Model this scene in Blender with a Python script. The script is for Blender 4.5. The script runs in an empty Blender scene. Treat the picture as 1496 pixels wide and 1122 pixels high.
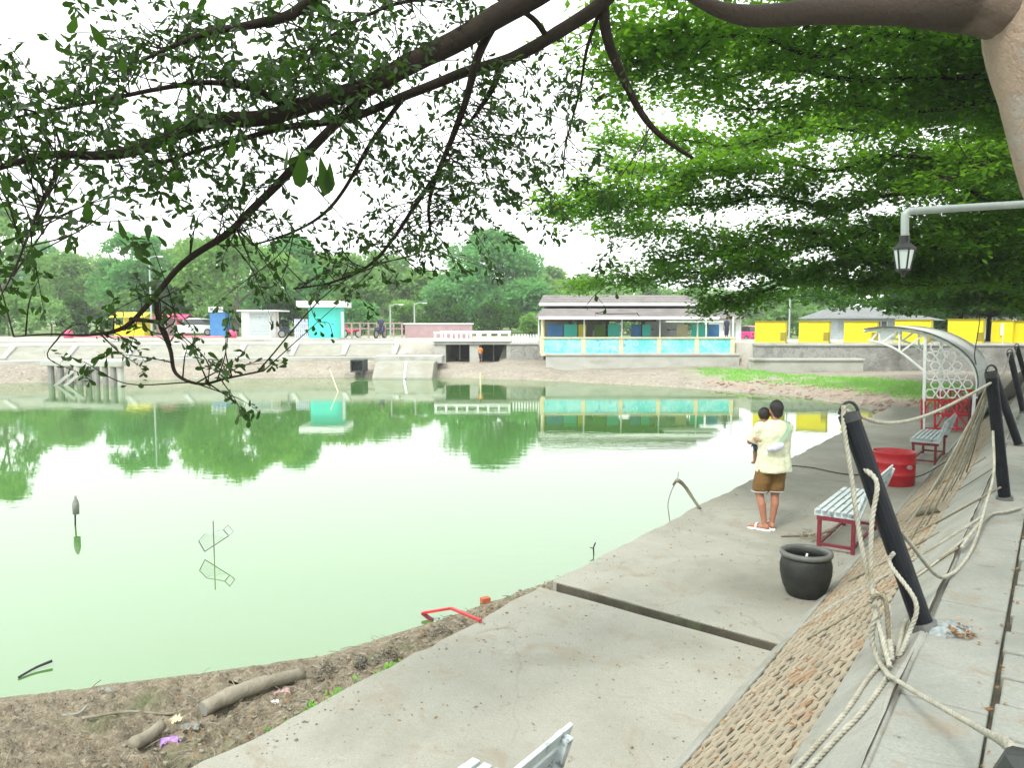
import bpy, math, random
import numpy as np
from mathutils import Vector, Matrix, noise as mnoise
random.seed(7)
RNG = np.random.default_rng(11)
SC = bpy.context.scene
COL = SC.collection
R = math.radians

# ---------------------------------------------------------------- camera, sky, sun, exposure
H = 3.05                                   # eye height above the pond
FPX, CX, CY = 1123.0, 748.0, 561.0         # focal length and centre of the 1496 x 1122 photograph
PITCH = math.atan((561 - 470) / FPX)
cam_d = bpy.data.cameras.new('camera'); cam = bpy.data.objects.new('camera', cam_d); COL.objects.link(cam)
cam_d.sensor_width = 36.0; cam_d.lens = 36.0 * FPX / 1496.0
cam_d.clip_start = 0.05; cam_d.clip_end = 6000
cam.location = (0, 0, H); cam.rotation_euler = (R(90) - PITCH, 0, 0)
SC.camera = cam

SUN_EL, SUN_AZ = R(52), R(215)             # high sun behind cloud, from behind and left
world = bpy.data.worlds.new('World'); SC.world = world; world.use_nodes = True
wn = world.node_tree; wn.nodes.clear()
sky = wn.nodes.new('ShaderNodeTexSky'); sky.sky_type = 'NISHITA'; sky.sun_disc = False
sky.sun_elevation = SUN_EL; sky.sun_rotation = SUN_AZ; sky.dust_density = 4.0; sky.air_density = 1.0
hs = wn.nodes.new('ShaderNodeHueSaturation'); hs.inputs['Saturation'].default_value = 0.25
cloud = wn.nodes.new('ShaderNodeMix'); cloud.data_type = 'RGBA'
cloud.inputs[0].default_value = 0.9
cloud.inputs[7].default_value = (9.5, 10.0, 9.7, 1)
bg = wn.nodes.new('ShaderNodeBackground'); bg.inputs['Strength'].default_value = 0.1
wo = wn.nodes.new('ShaderNodeOutputWorld')
wn.links.new(sky.outputs[0], hs.inputs['Color']); wn.links.new(hs.outputs[0], cloud.inputs[6])
wn.links.new(cloud.outputs[2], bg.inputs['Color']); wn.links.new(bg.outputs[0], wo.inputs['Surface'])
sun_d = bpy.data.lights.new('sun', 'SUN'); sun = bpy.data.objects.new('sun', sun_d); COL.objects.link(sun)
sun_d.energy = 1.5; sun_d.angle = R(14); sun_d.color = (1.0, 0.97, 0.9)
sdir = Vector((math.sin(SUN_AZ) * math.cos(SUN_EL), math.cos(SUN_AZ) * math.cos(SUN_EL), math.sin(SUN_EL)))
sun.rotation_euler = sdir.to_track_quat('Z', 'Y').to_euler(); sun.location = (0, 0, 60)
vs = SC.view_settings
vs.view_transform = 'Standard'; vs.look = 'None'; vs.gamma = 1.0; vs.use_curve_mapping = False
vs.exposure = 1.38
SC.cycles.use_denoising = True
SC.cycles.max_bounces = 8; SC.cycles.transparent_max_bounces = 8

# ---------------------------------------------------------------- places
AY = R(35.4)                               # the walkway runs 35.4 degrees right of the view
SA, CA = math.sin(AY), math.cos(AY)
def W(u, v, z=0.0):                        # walkway frame: u along it, v to the right
    return Vector((u * SA + v * CA, u * CA - v * SA, z))
def UV(p): return (p[0] * SA + p[1] * CA, p[0] * CA - p[1] * SA)
def ray(x, y):
    a = (x - CX) / FPX; b = -(y - CY) / FPX
    return Vector((a, math.cos(PITCH) + b * math.sin(PITCH), b * math.cos(PITCH) - math.sin(PITCH)))
def at(x, y, Y):                           # sight line met at depth Y
    d = ray(x, y); return Vector((0, 0, H)) + d * (Y / d.y)
def onz(x, y, z):
    d = ray(x, y); return Vector((0, 0, H)) + d * ((z - H) / d.z)
def onu(x, y, u):
    d = ray(x, y); return Vector((0, 0, H)) + d * (u / (d.x * SA + d.y * CA))
DECK, PATH, LAND = 0.33, 1.45, 1.85
V_EDGE, V_BOT, V_TOP = -4.2, -1.77, -0.5
def onslope(x, y, lift=0.0):               # the sloping bank between walkway and path
    d = ray(x, y); k = (PATH - DECK) / (V_TOP - V_BOT)
    dv = d.x * CA - d.y * SA
    t = (DECK + lift - k * V_BOT - H) / (d.z - k * dv)
    return Vector((0, 0, H)) + d * t
def zslope(v): return DECK + (PATH - DECK) * min(1, max(0, (v - V_BOT) / (V_TOP - V_BOT)))

# ---------------------------------------------------------------- mesh helpers
def link_mesh(name, me, mat=None, parent=None, smooth=False):
    o = bpy.data.objects.new(name, me); COL.objects.link(o)
    if mat is not None: me.materials.append(mat)
    if parent is not None: o.parent = parent
    if smooth: me.polygons.foreach_set('use_smooth', [True] * len(me.polygons))
    return o
def arr_mesh(name, verts, faces):          # verts Nx3, faces MxK (one K)
    me = bpy.data.meshes.new(name)
    verts = np.ascontiguousarray(verts, dtype=np.float32); faces = np.ascontiguousarray(faces, dtype=np.int32)
    me.vertices.add(len(verts)); me.vertices.foreach_set('co', verts.ravel())
    k = faces.shape[1]
    me.loops.add(faces.size); me.loops.foreach_set('vertex_index', faces.ravel())
    me.polygons.add(len(faces)); me.polygons.foreach_set('loop_start', np.arange(0, faces.size, k, dtype=np.int32))
    me.update(calc_edges=True); me.validate()
    return me
class MB:
    def __init__(s): s.v = []; s.f = []
    def add(s, vs_, fs_):
        n = len(s.v); s.v += [tuple(p) for p in vs_]; s.f += [tuple(i + n for i in f) for f in fs_]; return s
    def box(s, c, d, rot=None, taper=(1, 1)):
        hx, hy, hz = d[0] / 2, d[1] / 2, d[2] / 2; tx, ty = taper
        P = [(-hx, -hy, -hz), (hx, -hy, -hz), (hx, hy, -hz), (-hx, hy, -hz), (-hx * tx, -hy * ty, hz), (hx * tx, -hy * ty, hz), (hx * tx, hy * ty, hz), (-hx * tx, hy * ty, hz)]
        M = rot if rot is not None else Matrix.Identity(3)
        c = Vector(c)
        return s.add([M @ Vector(p) + c for p in P], [(3, 2, 1, 0), (4, 5, 6, 7), (0, 1, 5, 4), (1, 2, 6, 5), (2, 3, 7, 6), (3, 0, 4, 7)])
    def bar(s, a, b, w, h, up=(0, 0, 1)):  # rectangular bar from a to b
        a, b = Vector(a), Vector(b); d = (b - a); L = d.length
        if L < 1e-6: return s
        d /= L; upv = Vector(up); x = d.cross(upv)
        if x.length < 1e-3: x = d.cross(Vector((1, 0, 0)))
        x.normalize(); y = x.cross(d)
        M = Matrix((x, y, d)).transposed()
        return s.box((a + b) / 2, (w, h, L), M)
    def tube(s, pts, rad, n=8, cap=True):
        pts = [Vector(p) for p in pts]; m = len(pts)
        if not hasattr(rad, '__len__'): rad = [rad] * m
        ref = None; vs_ = []; fs_ = []
        for i, p in enumerate(pts):
            t = (pts[min(i + 1, m - 1)] - pts[max(i - 1, 0)])
            t = t.normalized() if t.length > 1e-9 else Vector((0, 0, 1))
            if ref is None: ref = t.orthogonal().normalized()
            x = (ref - t * ref.dot(t)); x = x.normalized() if x.length > 1e-6 else t.orthogonal().normalized()
            ref = x; y = t.cross(x)
            for k in range(n):
                a = 2 * math.pi * k / n
                vs_.append(p + (x * math.cos(a) + y * math.sin(a)) * rad[i])
        for i in range(m - 1):
            for k in range(n):
                k2 = (k + 1) % n
                fs_.append((i * n + k, i * n + k2, (i + 1) * n + k2, (i + 1) * n + k))
        if cap: fs_.append(tuple(range(n - 1, -1, -1))); fs_.append(tuple((m - 1) * n + k for k in range(n)))
        return s.add(vs_, fs_)
    def rings(s, rings, cap=True, closed=True):   # list of equally long point rings
        n = len(rings[0]); vs_ = [p for r in rings for p in r]; fs_ = []
        for i in range(len(rings) - 1):
            for k in range(n if closed else n - 1):
                k2 = (k + 1) % n
                fs_.append((i * n + k, i * n + k2, (i + 1) * n + k2, (i + 1) * n + k))
        if cap:
            fs_.append(tuple(range(n - 1, -1, -1))); fs_.append(tuple((len(rings) - 1) * n + k for k in range(n)))
        return s.add(vs_, fs_)
    def lathe(s, prof, n=24, c=(0, 0, 0), cap=False):
        c = Vector(c)
        return s.rings([[c + Vector((r * math.cos(2 * math.pi * k / n), r * math.sin(2 * math.pi * k / n), z)) for k in range(n)] for r, z in prof], cap)
    def prism(s, poly, depth, M):          # poly in local xy, extruded along local z, M 4x4
        n = len(poly)
        a = [M @ Vector((x, y, 0)) for x, y in poly]; b = [M @ Vector((x, y, depth)) for x, y in poly]
        return s.add(a + b, [tuple(range(n - 1, -1, -1)), tuple(range(n, 2 * n))] + [(k, (k + 1) % n, n + (k + 1) % n, n + k) for k in range(n)])
    def ball(s, c, r, n=10, m=7, scale=(1, 1, 1), rot=None):
        c = Vector(c); rr = []
        M = rot if rot is not None else Matrix.Identity(3)
        for i in range(m + 1):
            ph = math.pi * i / m; q = max(math.sin(ph), 1e-3)
            rr.append([c + M @ Vector((r * scale[0] * q * math.cos(2 * math.pi * k / n), r * scale[1] * q * math.sin(2 * math.pi * k / n), -r * scale[2] * math.cos(ph))) for k in range(n)])
        return s.rings(rr)
    def capsule(s, a, b, ra, rb, n=10):    # tapered, rounded ends
        a, b = Vector(a), Vector(b); d = b - a
        d = d.normalized() if d.length > 1e-6 else Vector((0, 0, 1))
        pts, rad = [], []
        for t in (90, 60, 30): pts.append(a - d * ra * math.sin(R(t))); rad.append(max(ra * math.cos(R(t)), ra * .05))
        pts.append(a); rad.append(ra); pts.append(b); rad.append(rb)
        for t in (30, 60, 90): pts.append(b + d * rb * math.sin(R(t))); rad.append(max(rb * math.cos(R(t)), rb * .05))
        return s.tube(pts, rad, n)
    def build(s, name, mat=None, parent=None, smooth=False, bevel=0.0, seg=2, world=True):
        me = bpy.data.meshes.new(name)
        vs_ = s.v
        if parent is not None and world:
            Mi = parent_world(parent).inverted(); vs_ = [Mi @ Vector(p) for p in vs_]
        me.from_pydata([tuple(p) for p in vs_], [], s.f); me.update()
        o = link_mesh(name, me, mat, parent, smooth)
        if bevel:
            b = o.modifiers.new('bevel', 'BEVEL'); b.width = bevel; b.segments = seg; b.limit_method = 'ANGLE'; b.angle_limit = R(40)
        return o
def parent_world(o):
    M = Matrix.LocRotScale(o.location, o.rotation_euler, o.scale)
    return parent_world(o.parent) @ M if o.parent else M
def tag(o, label, cat, group=None):
    o['label'] = label; o['category'] = cat
    if group: o['group'] = group
    return o
def thing(name, label, cat, loc=(0, 0, 0), rz=0.0, group=None):
    o = bpy.data.objects.new(name, None); COL.objects.link(o); o.empty_display_size = .2
    o.location = loc; o.rotation_euler = (0, 0, rz)
    return tag(o, label, cat, group)
def struct(o): o['kind'] = 'structure'; return o
def stuff(o): o['kind'] = 'stuff'; return o
def copy_tree(o, parent=None):
    c = o.copy(); COL.objects.link(c)
    if parent is not None: c.parent = parent
    for ch in [x for x in KIDS.get(o.name, [])]: copy_tree(ch, c)
    return c
KIDS = {}
def index_kids():
    KIDS.clear()
    for o in bpy.data.objects:
        if o.parent: KIDS.setdefault(o.parent.name, []).append(o)
def smooth_pts(pts, k=6):                  # Catmull-Rom
    P = [Vector(p) for p in pts]; out = []
    for i in range(len(P) - 1):
        p0 = P[i - 1] if i else P[0] * 2 - P[1]; p1, p2 = P[i], P[i + 1]
        p3 = P[i + 2] if i + 2 < len(P) else P[-1] * 2 - P[-2]
        for j in range(k):
            t = j / k
            out.append(.5 * ((2 * p1) + (p2 - p0) * t + (2 * p0 - 5 * p1 + 4 * p2 - p3) * t * t + (3 * p1 - p0 - 3 * p2 + p3) * t ** 3))
    out.append(P[-1]); return out
def fbm(x, y, sc=1.0, oct_=4, seed=0.0):
    return mnoise.fractal(Vector((x * sc + seed, y * sc - seed, seed * .37)), .55, 2.1, oct_)

# ---------------------------------------------------------------- materials
def new_mat(name):
    m = bpy.data.materials.new(name); m.use_nodes = True; nt = m.node_tree; nt.nodes.clear()
    out = nt.nodes.new('ShaderNodeOutputMaterial'); b = nt.nodes.new('ShaderNodeBsdfPrincipled')
    nt.links.new(b.outputs[0], out.inputs['Surface'])
    return m, nt, b, out
def N(nt, t, **kw):
    n = nt.nodes.new(t)
    for k, v in kw.items():
        if k in n.inputs: n.inputs[k].default_value = v
        else: setattr(n, k, v)
    return n
def tex_coord(nt, obj=False, scale=None):
    g = nt.nodes.new('ShaderNodeTexCoord') if obj else nt.nodes.new('ShaderNodeNewGeometry')
    src = g.outputs['Object'] if obj else g.outputs['Position']
    if scale is None: return src
    mp = nt.nodes.new('ShaderNodeMapping'); mp.inputs['Scale'].default_value = scale
    nt.links.new(src, mp.inputs['Vector']); return mp.outputs[0]
def noise_fac(nt, src, sc, lo=.35, hi=.65, detail=6, rough=.6, dist=0.0):
    n = N(nt, 'ShaderNodeTexNoise', Scale=sc, Detail=detail, Roughness=rough, Distortion=dist)
    nt.links.new(src, n.inputs['Vector'])
    r = nt.nodes.new('ShaderNodeMapRange'); r.inputs['From Min'].default_value = lo; r.inputs['From Max'].default_value = hi
    nt.links.new(n.outputs['Fac'], r.inputs['Value']); return r.outputs[0]
def mixc(nt, fac, a, b, mode='MIX'):
    m = nt.nodes.new('ShaderNodeMix'); m.data_type = 'RGBA'; m.blend_type = mode
    for sock, val in ((m.inputs[0], fac), (m.inputs[6], a), (m.inputs[7], b)):
        if isinstance(val, (int, float)): sock.default_value = val
        elif isinstance(val, tuple): sock.default_value = (*val, 1) if len(val) == 3 else val
        else: nt.links.new(val, sock)
    return m.outputs[2]
def bump(nt, b, h, strength=.3, dist=.02):
    bn = N(nt, 'ShaderNodeBump', Strength=strength, Distance=dist); nt.links.new(h, bn.inputs['Height'])
    nt.links.new(bn.outputs[0], b.inputs['Normal'])
def M_(name, c1, c2=None, sc=6.0, rough=.7, bs=.25, bd=.01, metal=0.0, spec=.4, c3=None, sc3=1.2, lo3=.52, hi3=.7, obj=False, fine=40.0, stretch=None):
    """base colour c1 with patches of c2, larger stains of c3, fine grain relief"""
    m, nt, b, _ = new_mat(name)
    src = tex_coord(nt, obj, stretch)
    c2 = c2 or tuple(x * .8 for x in c1)
    col = mixc(nt, noise_fac(nt, src, sc), c1, c2)
    if c3: col = mixc(nt, noise_fac(nt, src, sc3, lo3, hi3), col, c3)
    nt.links.new(col, b.inputs['Base Color'])
    b.inputs['Roughness'].default_value = rough; b.inputs['Metallic'].default_value = metal
    b.inputs['Specular IOR Level'].default_value = spec
    if bs: bump(nt, b, noise_fac(nt, src, fine, .2, .8, 8, .65), bs, bd)
    return m
def leaf_mat(name, c1, c2, trans=.45, rough=.45, tcol=None, patch=None, psc=.5):
    m, nt, b, out = new_mat(name)
    g = nt.nodes.new('ShaderNodeNewGeometry')
    col = mixc(nt, g.outputs['Random Per Island'], c1, c2)
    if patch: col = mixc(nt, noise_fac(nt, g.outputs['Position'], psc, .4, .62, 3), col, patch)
    nt.links.new(col, b.inputs['Base Color']); b.inputs['Roughness'].default_value = rough
    b.inputs['Specular IOR Level'].default_value = .15
    t = nt.nodes.new('ShaderNodeBsdfTranslucent')
    tc = mixc(nt, .75, col, tcol or tuple(min(1, x * 1.9) for x in c2))
    nt.links.new(tc, t.inputs['Color'])
    ms = nt.nodes.new('ShaderNodeMixShader'); ms.inputs[0].default_value = trans
    nt.links.new(b.outputs[0], ms.inputs[1]); nt.links.new(t.outputs[0], ms.inputs[2]); nt.links.new(ms.outputs[0], out.inputs['Surface'])
    return m

MAT = {}
MAT['deck'] = None
MAT['kerb'] = None
MAT['path'] = None
MAT['paver'] = M_('slope_block', (.315, .27, .195), (.24, .21, .155), 7, .9, .6, .006, c3=(.24, .13, .06), sc3=3, lo3=.56, hi3=.7, fine=80)
MAT['gap_soil_shade'] = M_('soil_as_slot_shade', (.022, .02, .013), (.04, .034, .022), 12, .95, .6, .01)
MAT['trench'] = M_('trench_concrete', (.085, .075, .055), (.055, .05, .035), 5, .9, .5, .01, c3=(.10, .13, .06), sc3=3)
MAT['stone'] = M_('grey_stone', (.27, .27, .25), (.20, .20, .19), 3, .9, .6, .02, c3=(.15, .15, .14), sc3=1.0, fine=30)
MAT['bank_conc'] = M_('bank_concrete', (.43, .435, .40), (.35, .355, .32), 1.2, .85, .3, .01, c3=(.24, .24, .20), sc3=.5, fine=30, stretch=(1, 1, 1.6))
MAT['bank_panel'] = M_('bank_panel_stone', (.29, .29, .25), (.23, .23, .195), 2.0, .9, .5, .015, c3=(.25, .23, .17), sc3=.6, fine=14)
MAT['white'] = M_('white_paint', (.80, .82, .81), (.72, .75, .74), 5, .5, .1, .003, c3=(.45, .43, .38), sc3=2.5, lo3=.6, hi3=.75)
MAT['worn_white'] = M_('worn_white_paint', (.47, .53, .54), (.37, .43, .44), 9, .6, .3, .004, c3=(.15, .175, .19), sc3=11, lo3=.58, hi3=.66)
MAT['maroon'] = M_('maroon_paint', (.17, .018, .03), (.12, .012, .02), 12, .5, .2, .003, c3=(.12, .06, .04), sc3=9, lo3=.58, hi3=.7)
MAT['red'] = M_('red_paint', (.50, .02, .03), (.40, .014, .022), 7, .4, .15, .004, c3=(.22, .02, .02), sc3=5, lo3=.6, hi3=.72)
MAT['red_inside'] = M_('red_drum_inside', (.20, .015, .02), None, 7, .6)
MAT['black_pot'] = M_('black_pot', (.016, .017, .016), (.028, .029, .026), 8, .5, .25, .004, spec=.3)
MAT['pot_rim'] = M_('pot_rim_grey', (.12, .125, .115), (.08, .082, .078), 8, .5, .2, .004)
MAT['post'] = M_('black_post', (.004, .005, .008), (.008, .009, .012), 10, .45, .3, .004, spec=.18, c3=(.04, .04, .038), sc3=6, lo3=.62, hi3=.74)
MAT['rope'] = M_('pale_rope', (.33, .32, .265), (.235, .23, .185), 25, .9, .5, .003, c3=(.20, .18, .12), sc3=5, lo3=.52, hi3=.7, fine=200)
MAT['rope_dark'] = M_('weathered_rope', (.20, .175, .12), (.13, .115, .08), 25, .9, .4, .003, fine=200)
MAT['cable'] = M_('dark_cable', (.03, .03, .028), None, 5, .5, 0)
MAT['bark'] = M_('pale_bark', (.36, .27, .205), (.27, .20, .15), 5, .85, .8, .02, c3=(.33, .31, .28), sc3=2.5, lo3=.55, hi3=.7, fine=25)
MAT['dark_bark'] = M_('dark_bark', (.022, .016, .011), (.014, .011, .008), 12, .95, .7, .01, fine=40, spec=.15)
MAT['grey_bark'] = M_('grey_bark', (.20, .185, .15), (.14, .13, .10), 4, .9, .6, .02)
MAT['wood'] = M_('driftwood', (.26, .235, .185), (.19, .17, .125), 6, .9, .7, .012, fine=35, c3=(.12, .10, .07), sc3=4)
MAT['galv'] = M_('lamp_pipe_grey', (.38, .43, .41), (.32, .37, .35), 6, .45, .1, .002, metal=.2)
MAT['black_metal'] = M_('black_metal', (.02, .022, .022), None, 6, .45, .1)
MAT['brick_red'] = M_('red_brick', (.42, .12, .06), (.32, .08, .04), 15, .9, .4, .004)
MAT['yellow'] = M_('yellow_paint', (.72, .60, .012), (.66, .55, .010), 1.5, .55, .1, .004, c3=(.50, .42, .03), sc3=1.2, lo3=.6, hi3=.8)
MAT['yellow_trim'] = M_('dark_yellow_trim', (.30, .24, .02), None, 3, .6)
MAT['cyan'] = M_('cyan_paint', (.05, .62, .52), (.06, .56, .48), 1.2, .5, .08, .003)
MAT['mural'] = None
MAT['cream'] = M_('cream_paint', (.68, .60, .40), (.60, .53, .35), 2.5, .7, .1, .004, c3=(.45, .40, .28), sc3=1.4, lo3=.6, hi3=.75)
MAT['roof'] = M_('mauve_roof_tile', (.20, .18, .175), (.155, .14, .137), 2.2, .8, .3, .01, c3=(.115, .105, .10), sc3=.7)
MAT['grey_roof'] = M_('grey_sheet_roof', (.17, .18, .185), (.13, .14, .145), 1.5, .7, .2, .01)
MAT['canopy_sheet'] = M_('white_canopy_sheet', (.86, .89, .88), (.82, .85, .84), 1.6, .45, .1, .003, c3=(.66, .70, .68), sc3=1.2, lo3=.66, hi3=.78)
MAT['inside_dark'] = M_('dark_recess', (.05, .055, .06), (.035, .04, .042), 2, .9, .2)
MAT['brown'] = M_('brown_wood', (.22, .13, .05), (.16, .09, .035), 4, .7, .2, .006)
MAT['blue'] = M_('blue_cloth', (.04, .16, .45), (.06, .24, .48), 2.5, .6, .05)
MAT['teal'] = M_('teal_cloth', (.06, .32, .36), (.05, .22, .34), 2.5, .6, .05)
MAT['pink'] = M_('pink_paint', (.72, .07, .20), (.62, .05, .17), 2, .4, .08)
MAT['pale_pink'] = M_('pale_pink_paint', (.40, .27, .28), (.33, .22, .23), 2.5, .6, .1)
MAT['car_white'] = M_('white_car_paint', (.75, .78, .78), (.72, .75, .75), 2, .22, 0, spec=.6)
MAT['car_pink'] = M_('magenta_car_paint', (.62, .03, .22), (.58, .03, .2), 2, .22, 0, spec=.6)
MAT['glass_dark'] = M_('car_glass', (.02, .025, .028), (.03, .035, .04), 2, .08, 0, spec=.8)
MAT['tyre'] = M_('tyre_rubber', (.018, .018, .018), None, 5, .8, .1)
MAT['rim'] = M_('wheel_rim', (.45, .46, .47), None, 5, .35, 0, metal=.8)
MAT['head_glass'] = M_('headlight_glass', (.7, .72, .72), None, 5, .12, 0, spec=.8)
MAT['tail'] = M_('tail_light_red', (.45, .01, .015), None, 5, .2, 0)
MAT['skin'] = M_('skin', (.34, .155, .095), (.29, .125, .075), 6, .55, .15, .003, obj=True)
MAT['hair'] = M_('black_hair', (.012, .010, .009), (.02, .016, .013), 30, .6, .5, .006, obj=True, fine=120)
MAT['shirt'] = M_('pale_yellow_shirt', (.62, .625, .45), (.54, .55, .39), 5, .85, .6, .02, obj=True, fine=14)
MAT['shorts'] = M_('brown_shorts', (.16, .085, .022), (.115, .062, .016), 7, .85, .4, .01, obj=True, fine=22)
MAT['strap'] = M_('green_strap', (.30, .46, .32), (.24, .38, .26), 9, .8, .1)
MAT['bag'] = M_('pale_blue_bag', (.60, .62, .74), (.50, .52, .66), 12, .8, .3, .006)
MAT['plastic'] = M_('pale_plastic', (.26, .30, .30), (.13, .15, .15), 22, .5, .6, .01)
MAT['orange'] = M_('orange_cloth', (.65, .22, .05), None, 4, .8)
MAT['navy'] = M_('navy_cloth', (.03, .04, .09), None, 4, .8)
MAT['sign_text'] = M_('sign_grey', (.3, .3, .32), None, 4, .6)
MAT['purple'] = M_('purple_plastic', (.32, .17, .48), (.42, .26, .58), 16, .5, .3)
MAT['moss'] = M_('moss_green', (.12, .22, .04), (.08, .15, .03), 9, .9, .4)
MAT['litter'] = None
def concrete(name, c1, c2, stain, spot, warm, sc=1.0):
    m, nt, b, _ = new_mat(name); pos = tex_coord(nt)
    col = mixc(nt, noise_fac(nt, pos, 1.1 * sc, .35, .65, 8, .65), c1, c2)
    col = mixc(nt, noise_fac(nt, pos, .42 * sc, .50, .70, 6, .6, .6), col, stain)
    col = mixc(nt, noise_fac(nt, pos, 2.7 * sc, .54, .72, 7, .65, .8), col, warm)
    col = mixc(nt, noise_fac(nt, pos, 26, .68, .76, 4, .6), col, spot)
    col = mixc(nt, noise_fac(nt, pos, 7, .62, .70, 7, .75), col, spot)
    col = mixc(nt, noise_fac(nt, pos, 70, .38, .95, 5, .7), col, tuple(x * .72 for x in c2))
    vo = N(nt, 'ShaderNodeTexVoronoi', Scale=.55 * sc, feature='DISTANCE_TO_EDGE')
    wob = N(nt, 'ShaderNodeTexNoise', Scale=2.5, Detail=5.0); nt.links.new(pos, wob.inputs['Vector'])
    mx = nt.nodes.new('ShaderNodeMix'); mx.data_type = 'VECTOR'; mx.inputs[0].default_value = .22
    nt.links.new(pos, mx.inputs[4]); nt.links.new(wob.outputs['Color'], mx.inputs[5]); nt.links.new(mx.outputs[1], vo.inputs['Vector'])
    cr = nt.nodes.new('ShaderNodeMapRange'); cr.inputs['From Min'].default_value = .0; cr.inputs['From Max'].default_value = .006; cr.inputs['To Min'].default_value = .25; cr.inputs['To Max'].default_value = 0
    nt.links.new(vo.outputs['Distance'], cr.inputs['Value'])
    gate = N(nt, 'ShaderNodeMath', operation='MULTIPLY'); nt.links.new(cr.outputs[0], gate.inputs[0]); nt.links.new(noise_fac(nt, pos, .5, .48, .6, 2), gate.inputs[1])
    col = mixc(nt, gate.outputs[0], col, tuple(x * .35 for x in c2))
    nt.links.new(col, b.inputs['Base Color']); b.inputs['Roughness'].default_value = .88; b.inputs['Specular IOR Level'].default_value = .3
    bump(nt, b, noise_fac(nt, pos, 22, .2, .8, 10, .75), .7, .012)
    return m
MAT['deck'] = concrete('walkway_concrete', (.335, .33, .285), (.27, .265, .225), (.195, .19, .155), (.085, .08, .06), (.25, .215, .16))
MAT['path'] = concrete('path_concrete', (.275, .285, .255), (.215, .225, .20), (.155, .165, .145), (.075, .075, .06), (.24, .18, .12), 1.8)
MAT['kerb'] = concrete('pale_concrete', (.33, .335, .30), (.26, .265, .235), (.20, .20, .165), (.10, .095, .075), (.23, .20, .145), 1.6)

# ================================================================ THE SETTING
# ---- water
m, nt, b, out = new_mat('pond_water')
pos = tex_coord(nt)
colw = mixc(nt, noise_fac(nt, pos, .12, .35, .65, 3), (.055, .145, .028), (.06, .15, .04))
nt.links.new(colw, b.inputs['Base Color']); b.inputs['Roughness'].default_value = .02; b.inputs['IOR'].default_value = 2.25
b.inputs['Specular IOR Level'].default_value = .5
n1 = N(nt, 'ShaderNodeTexNoise', Scale=2.6, Detail=3.0, Roughness=.5); nt.links.new(tex_coord(nt, False, (.6, 1.5, 1)), n1.inputs['Vector'])
calm = noise_fac(nt, pos, .09, .42, .62, 2)
bm_ = N(nt, 'ShaderNodeBump', Distance=.02); nt.links.new(n1.outputs['Fac'], bm_.inputs['Height'])
mm = N(nt, 'ShaderNodeMath', operation='MULTIPLY_ADD'); nt.links.new(calm, mm.inputs[0]); mm.inputs[1].default_value = .10; mm.inputs[2].default_value = .03
nt.links.new(mm.outputs[0], bm_.inputs['Strength']); nt.links.new(bm_.outputs[0], b.inputs['Normal'])
MAT['water'] = m
struct(MB().add([(-90, -40, 0), (60, -40, 0), (60, 60, 0), (-90, 60, 0)], [(0, 1, 2, 3)]).build('water', m))

# ---- ground: one sheet, bed and banks of the pond and the land out to the horizon
POND = [(-90, 14), (-60, 24), (-40, 33), (-25.4, 38), (-16.5, 41.3), (-5.7, 42.9), (1.85, 39.8), (7.95, 35.3), (11.4, 31.6), (12.6, 28), (12.2, 25.3), (10.6, 22.8), (24, 12), (46, -60), (-90, -60)]
PA = np.array(POND); PB = np.roll(PA, -1, axis=0)
def pond_dist(X, Y):                       # + on land
    d = np.full(X.shape, 1e9); ins = np.zeros(X.shape, bool)
    for (ax, ay), (bx, by) in zip(PA, PB):
        ex, ey = bx - ax, by - ay
        t = np.clip(((X - ax) * ex + (Y - ay) * ey) / (ex * ex + ey * ey), 0, 1)
        d = np.minimum(d, np.hypot(X - ax - t * ex, Y - ay - t * ey))
        c = ((ay > Y) != (by > Y)) & (X < (bx - ax) * (Y - ay) / (by - ay + 1e-12) + ax)
        ins ^= c
    return np.where(ins, -d, d)
def sstep(a, b_, x): t = np.clip((x - a) / (b_ - a), 0, 1); return t * t * (3 - 2 * t)
def land_height(X, Y):
    s = pond_dist(X, Y)
    U = X * SA + Y * CA; V = X * CA - Y * SA
    bed = np.maximum(-.7, s * .28)
    left = np.interp(s, [-3, 0, .5, 2.2, 2.9, 5.2, 9], [-.7, 0, .16, .80, .86, LAND, LAND])
    mid = np.where(Y > 46.8, LAND, np.interp(s, [-3, 0, 1, 4.5], [-.7, 0, .28, .78]))
    chan = (X > -4.35) & (X < -.4) & (Y > 44.5) & (Y < 60)
    mid = np.where(chan, .62, mid)
    right = np.where(Y > 42.95, LAND, np.interp(s, [-3, 0, 1.2, 4, 8], [-.7, 0, .24, .46, .60]))
    far = np.where(Y > 41.3, LAND, np.interp(s, [-3, 0, 1.0, 2.5, 9], [-.7, 0, .20, .34, .42]))
    z = np.where(X < -6.2, left, np.where(X < 2.2, mid, np.where(X < 12.7, right, far)))
    z = np.where(s < 0, bed, z)
    dip = .65 * sstep(52, 74, Y) * sstep(4, 14, X); z = z - np.where(s > 3, dip, 0)
    # the near side: hollow under the walkway slabs, bank and path
    near = np.interp(V, [-6, -4.9, -4.3, -4.1, V_BOT, V_TOP, 2.4, 2.6, 40], [-.9, -.45, -.2, .05, .1, PATH - .22, PATH - .22, PATH - .02, LAND])
    near = np.where(U > 27, np.interp(V, [-4.3, V_BOT - .1, V_TOP, 2.5, 40], [-.5, .25, PATH - .22, PATH - .1, LAND]), near)
    return np.maximum(z, near), s, U, V
def axis(lo, hi, step, far):
    a = list(np.arange(lo, hi + 1e-6, step)); d = step; x = hi
    while x < far: d *= 1.35; x += d; a.append(x)
    d = step; x = lo
    while x > -far: d *= 1.35; x -= d; a.insert(0, x)
    return np.array(a)
gx = axis(-34, 30, .42, 2600); gy = axis(-2, 62, .42, 2600)
GX, GY = np.meshgrid(gx, gy)
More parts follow.
